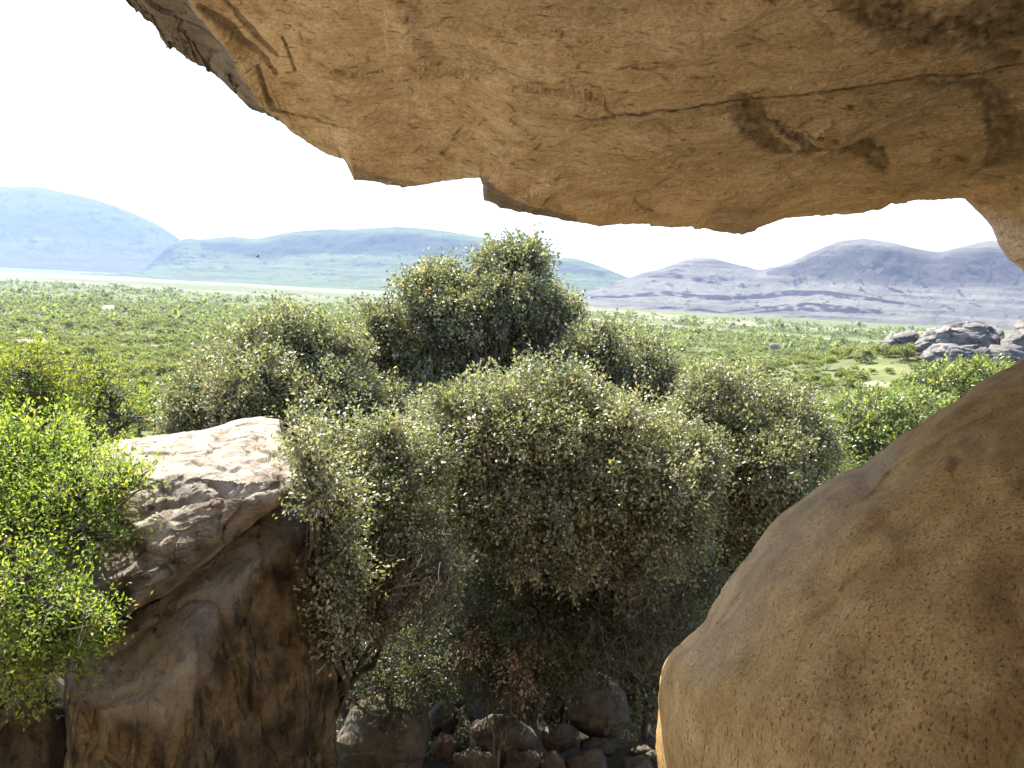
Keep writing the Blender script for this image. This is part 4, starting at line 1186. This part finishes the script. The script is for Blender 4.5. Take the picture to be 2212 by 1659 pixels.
def bird():
    d = 55.0
    P = U(np.array(556.0), np.array(555.0), np.array(d))
    t = np.linspace(0, 1, 12)
    A = Acc()
    body = np.stack([t * .42 - .2, t * 0, .02 * np.sin(t * 3)], 1)
    rad = np.interp(t, [0, .1, .22, .3, .55, .8, 1], [.004, .022, .03, .026, .055, .03, .006])
    V, Q = tubes(body[None], rad[None], 8); A.add(V, Q)
    for s in (-1, 1):
        k = np.linspace(0, 1, 8)
        lead = np.stack([-.03 - .05 * np.sin(k * 2.2) + .12 * k ** 2, s * (.03 + .34 * k), .02 + .10 * np.sin(k * 2.0)], 1)
        ch = np.interp(k, [0, .5, 1], [.15, .12, .02])
        trail = lead + np.stack([ch, 0 * k, -.01 + 0 * k], 1)
        th = np.array([0, 0, .008])
        V = np.concatenate([lead + th, trail, trail - th * .5, lead - th]).reshape(4, 8, 3)
        A.add(V.reshape(-1, 3), grid_quads(4, 8))
    tail = np.array([[.18, -.02, .012], [.18, .02, .012], [.32, .06, .0], [.32, -.06, .0]])
    V = np.concatenate([tail, tail - np.array([0, 0, .01])])
    A.add(V, np.array([[0, 1, 2, 3], [7, 6, 5, 4], [0, 3, 7, 4], [1, 5, 6, 2], [3, 2, 6, 7]]))
    g = Nodes("black_feather"); m = g.done(g.surf((.012, .012, .013), None, .6))
    o = A.build("bird", m)
    o.location = tuple(P); o.scale = (.55, .55, .55); o.rotation_euler = (math.radians(-25), math.radians(15), math.radians(35))
    tag(o, "tiny black bird gliding in front of the hills on the left", "bird")


bird()

# ------------------------------------------------------------------ haze, sky and sun
HAZE = 8e-5
def haze_box():
    a, z0, z1 = 15600.0, -48.0, 1080.0
    V = [(x, y, z) for z in (z0, z1) for y in (-a, a) for x in (-a, a)]
    Q = [(0, 2, 3, 1), (4, 5, 7, 6), (0, 1, 5, 4), (2, 6, 7, 3), (0, 4, 6, 2), (1, 3, 7, 5)]
    m = bpy.data.materials.new("thin_haze"); m.use_nodes = True
    t = m.node_tree; t.nodes.clear()
    out = t.nodes.new("ShaderNodeOutputMaterial"); v = t.nodes.new("ShaderNodeVolumePrincipled")
    v.inputs["Color"].default_value = (.29, .42, .70, 1)
    v.inputs["Density"].default_value = HAZE
    v.inputs["Anisotropy"].default_value = 0.2
    t.links.new(v.outputs[0], out.inputs["Volume"])
    o = mesh_np("haze", V, Q, m, smooth_shade=False)
    tag(o, "thin blue haze filling the valley", "haze", None, "stuff")


haze_box()

SUN_AZ, SUN_EL = -37.0, 57.0                                   # degrees left of the view, degrees up
sd = Vector((math.sin(math.radians(SUN_AZ)) * math.cos(math.radians(SUN_EL)), math.cos(math.radians(SUN_AZ)) * math.cos(math.radians(SUN_EL)), math.sin(math.radians(SUN_EL))))
sun = bpy.data.lights.new("sun", "SUN"); sun.energy = 5.0; sun.angle = math.radians(.5); sun.color = (1, .95, .87)
so = bpy.data.objects.new("sun", sun); so.rotation_euler = sd.to_track_quat("Z", "Y").to_euler(); so.location = (0, 0, 60)
C.objects.link(so)
w = bpy.data.worlds.new("World"); SC.world = w; w.use_nodes = True
nt = w.node_tree; nt.nodes.clear()
sky = nt.nodes.new("ShaderNodeTexSky"); sky.sky_type = "NISHITA"; sky.sun_disc = False
sky.sun_elevation = math.radians(SUN_EL); sky.sun_rotation = math.radians(SUN_AZ)
sky.air_density = 1.0; sky.dust_density = 3.5; sky.ozone_density = 1.0; sky.altitude = 1200
bg = nt.nodes.new("ShaderNodeBackground"); bg.inputs[1].default_value = .13
wo = nt.nodes.new("ShaderNodeOutputWorld")
nt.links.new(sky.outputs[0], bg.inputs[0]); nt.links.new(bg.outputs[0], wo.inputs[0])

SC.view_settings.view_transform = "Standard"; SC.view_settings.look = "None"
SC.view_settings.gamma = 1.0; SC.view_settings.use_curve_mapping = False
SC.view_settings.exposure = 2.2
SC.render.engine = "CYCLES"
cy = SC.cycles
cy.use_denoising = True
cy.max_bounces = 8; cy.diffuse_bounces = 5; cy.transmission_bounces = 4; cy.glossy_bounces = 2; cy.volume_bounces = 1
cy.transparent_max_bounces = 8
cy.use_adaptive_sampling = True; cy.adaptive_threshold = .015
cy.caustics_reflective = False; cy.caustics_refractive = False
cy.sample_clamp_indirect = 8.0
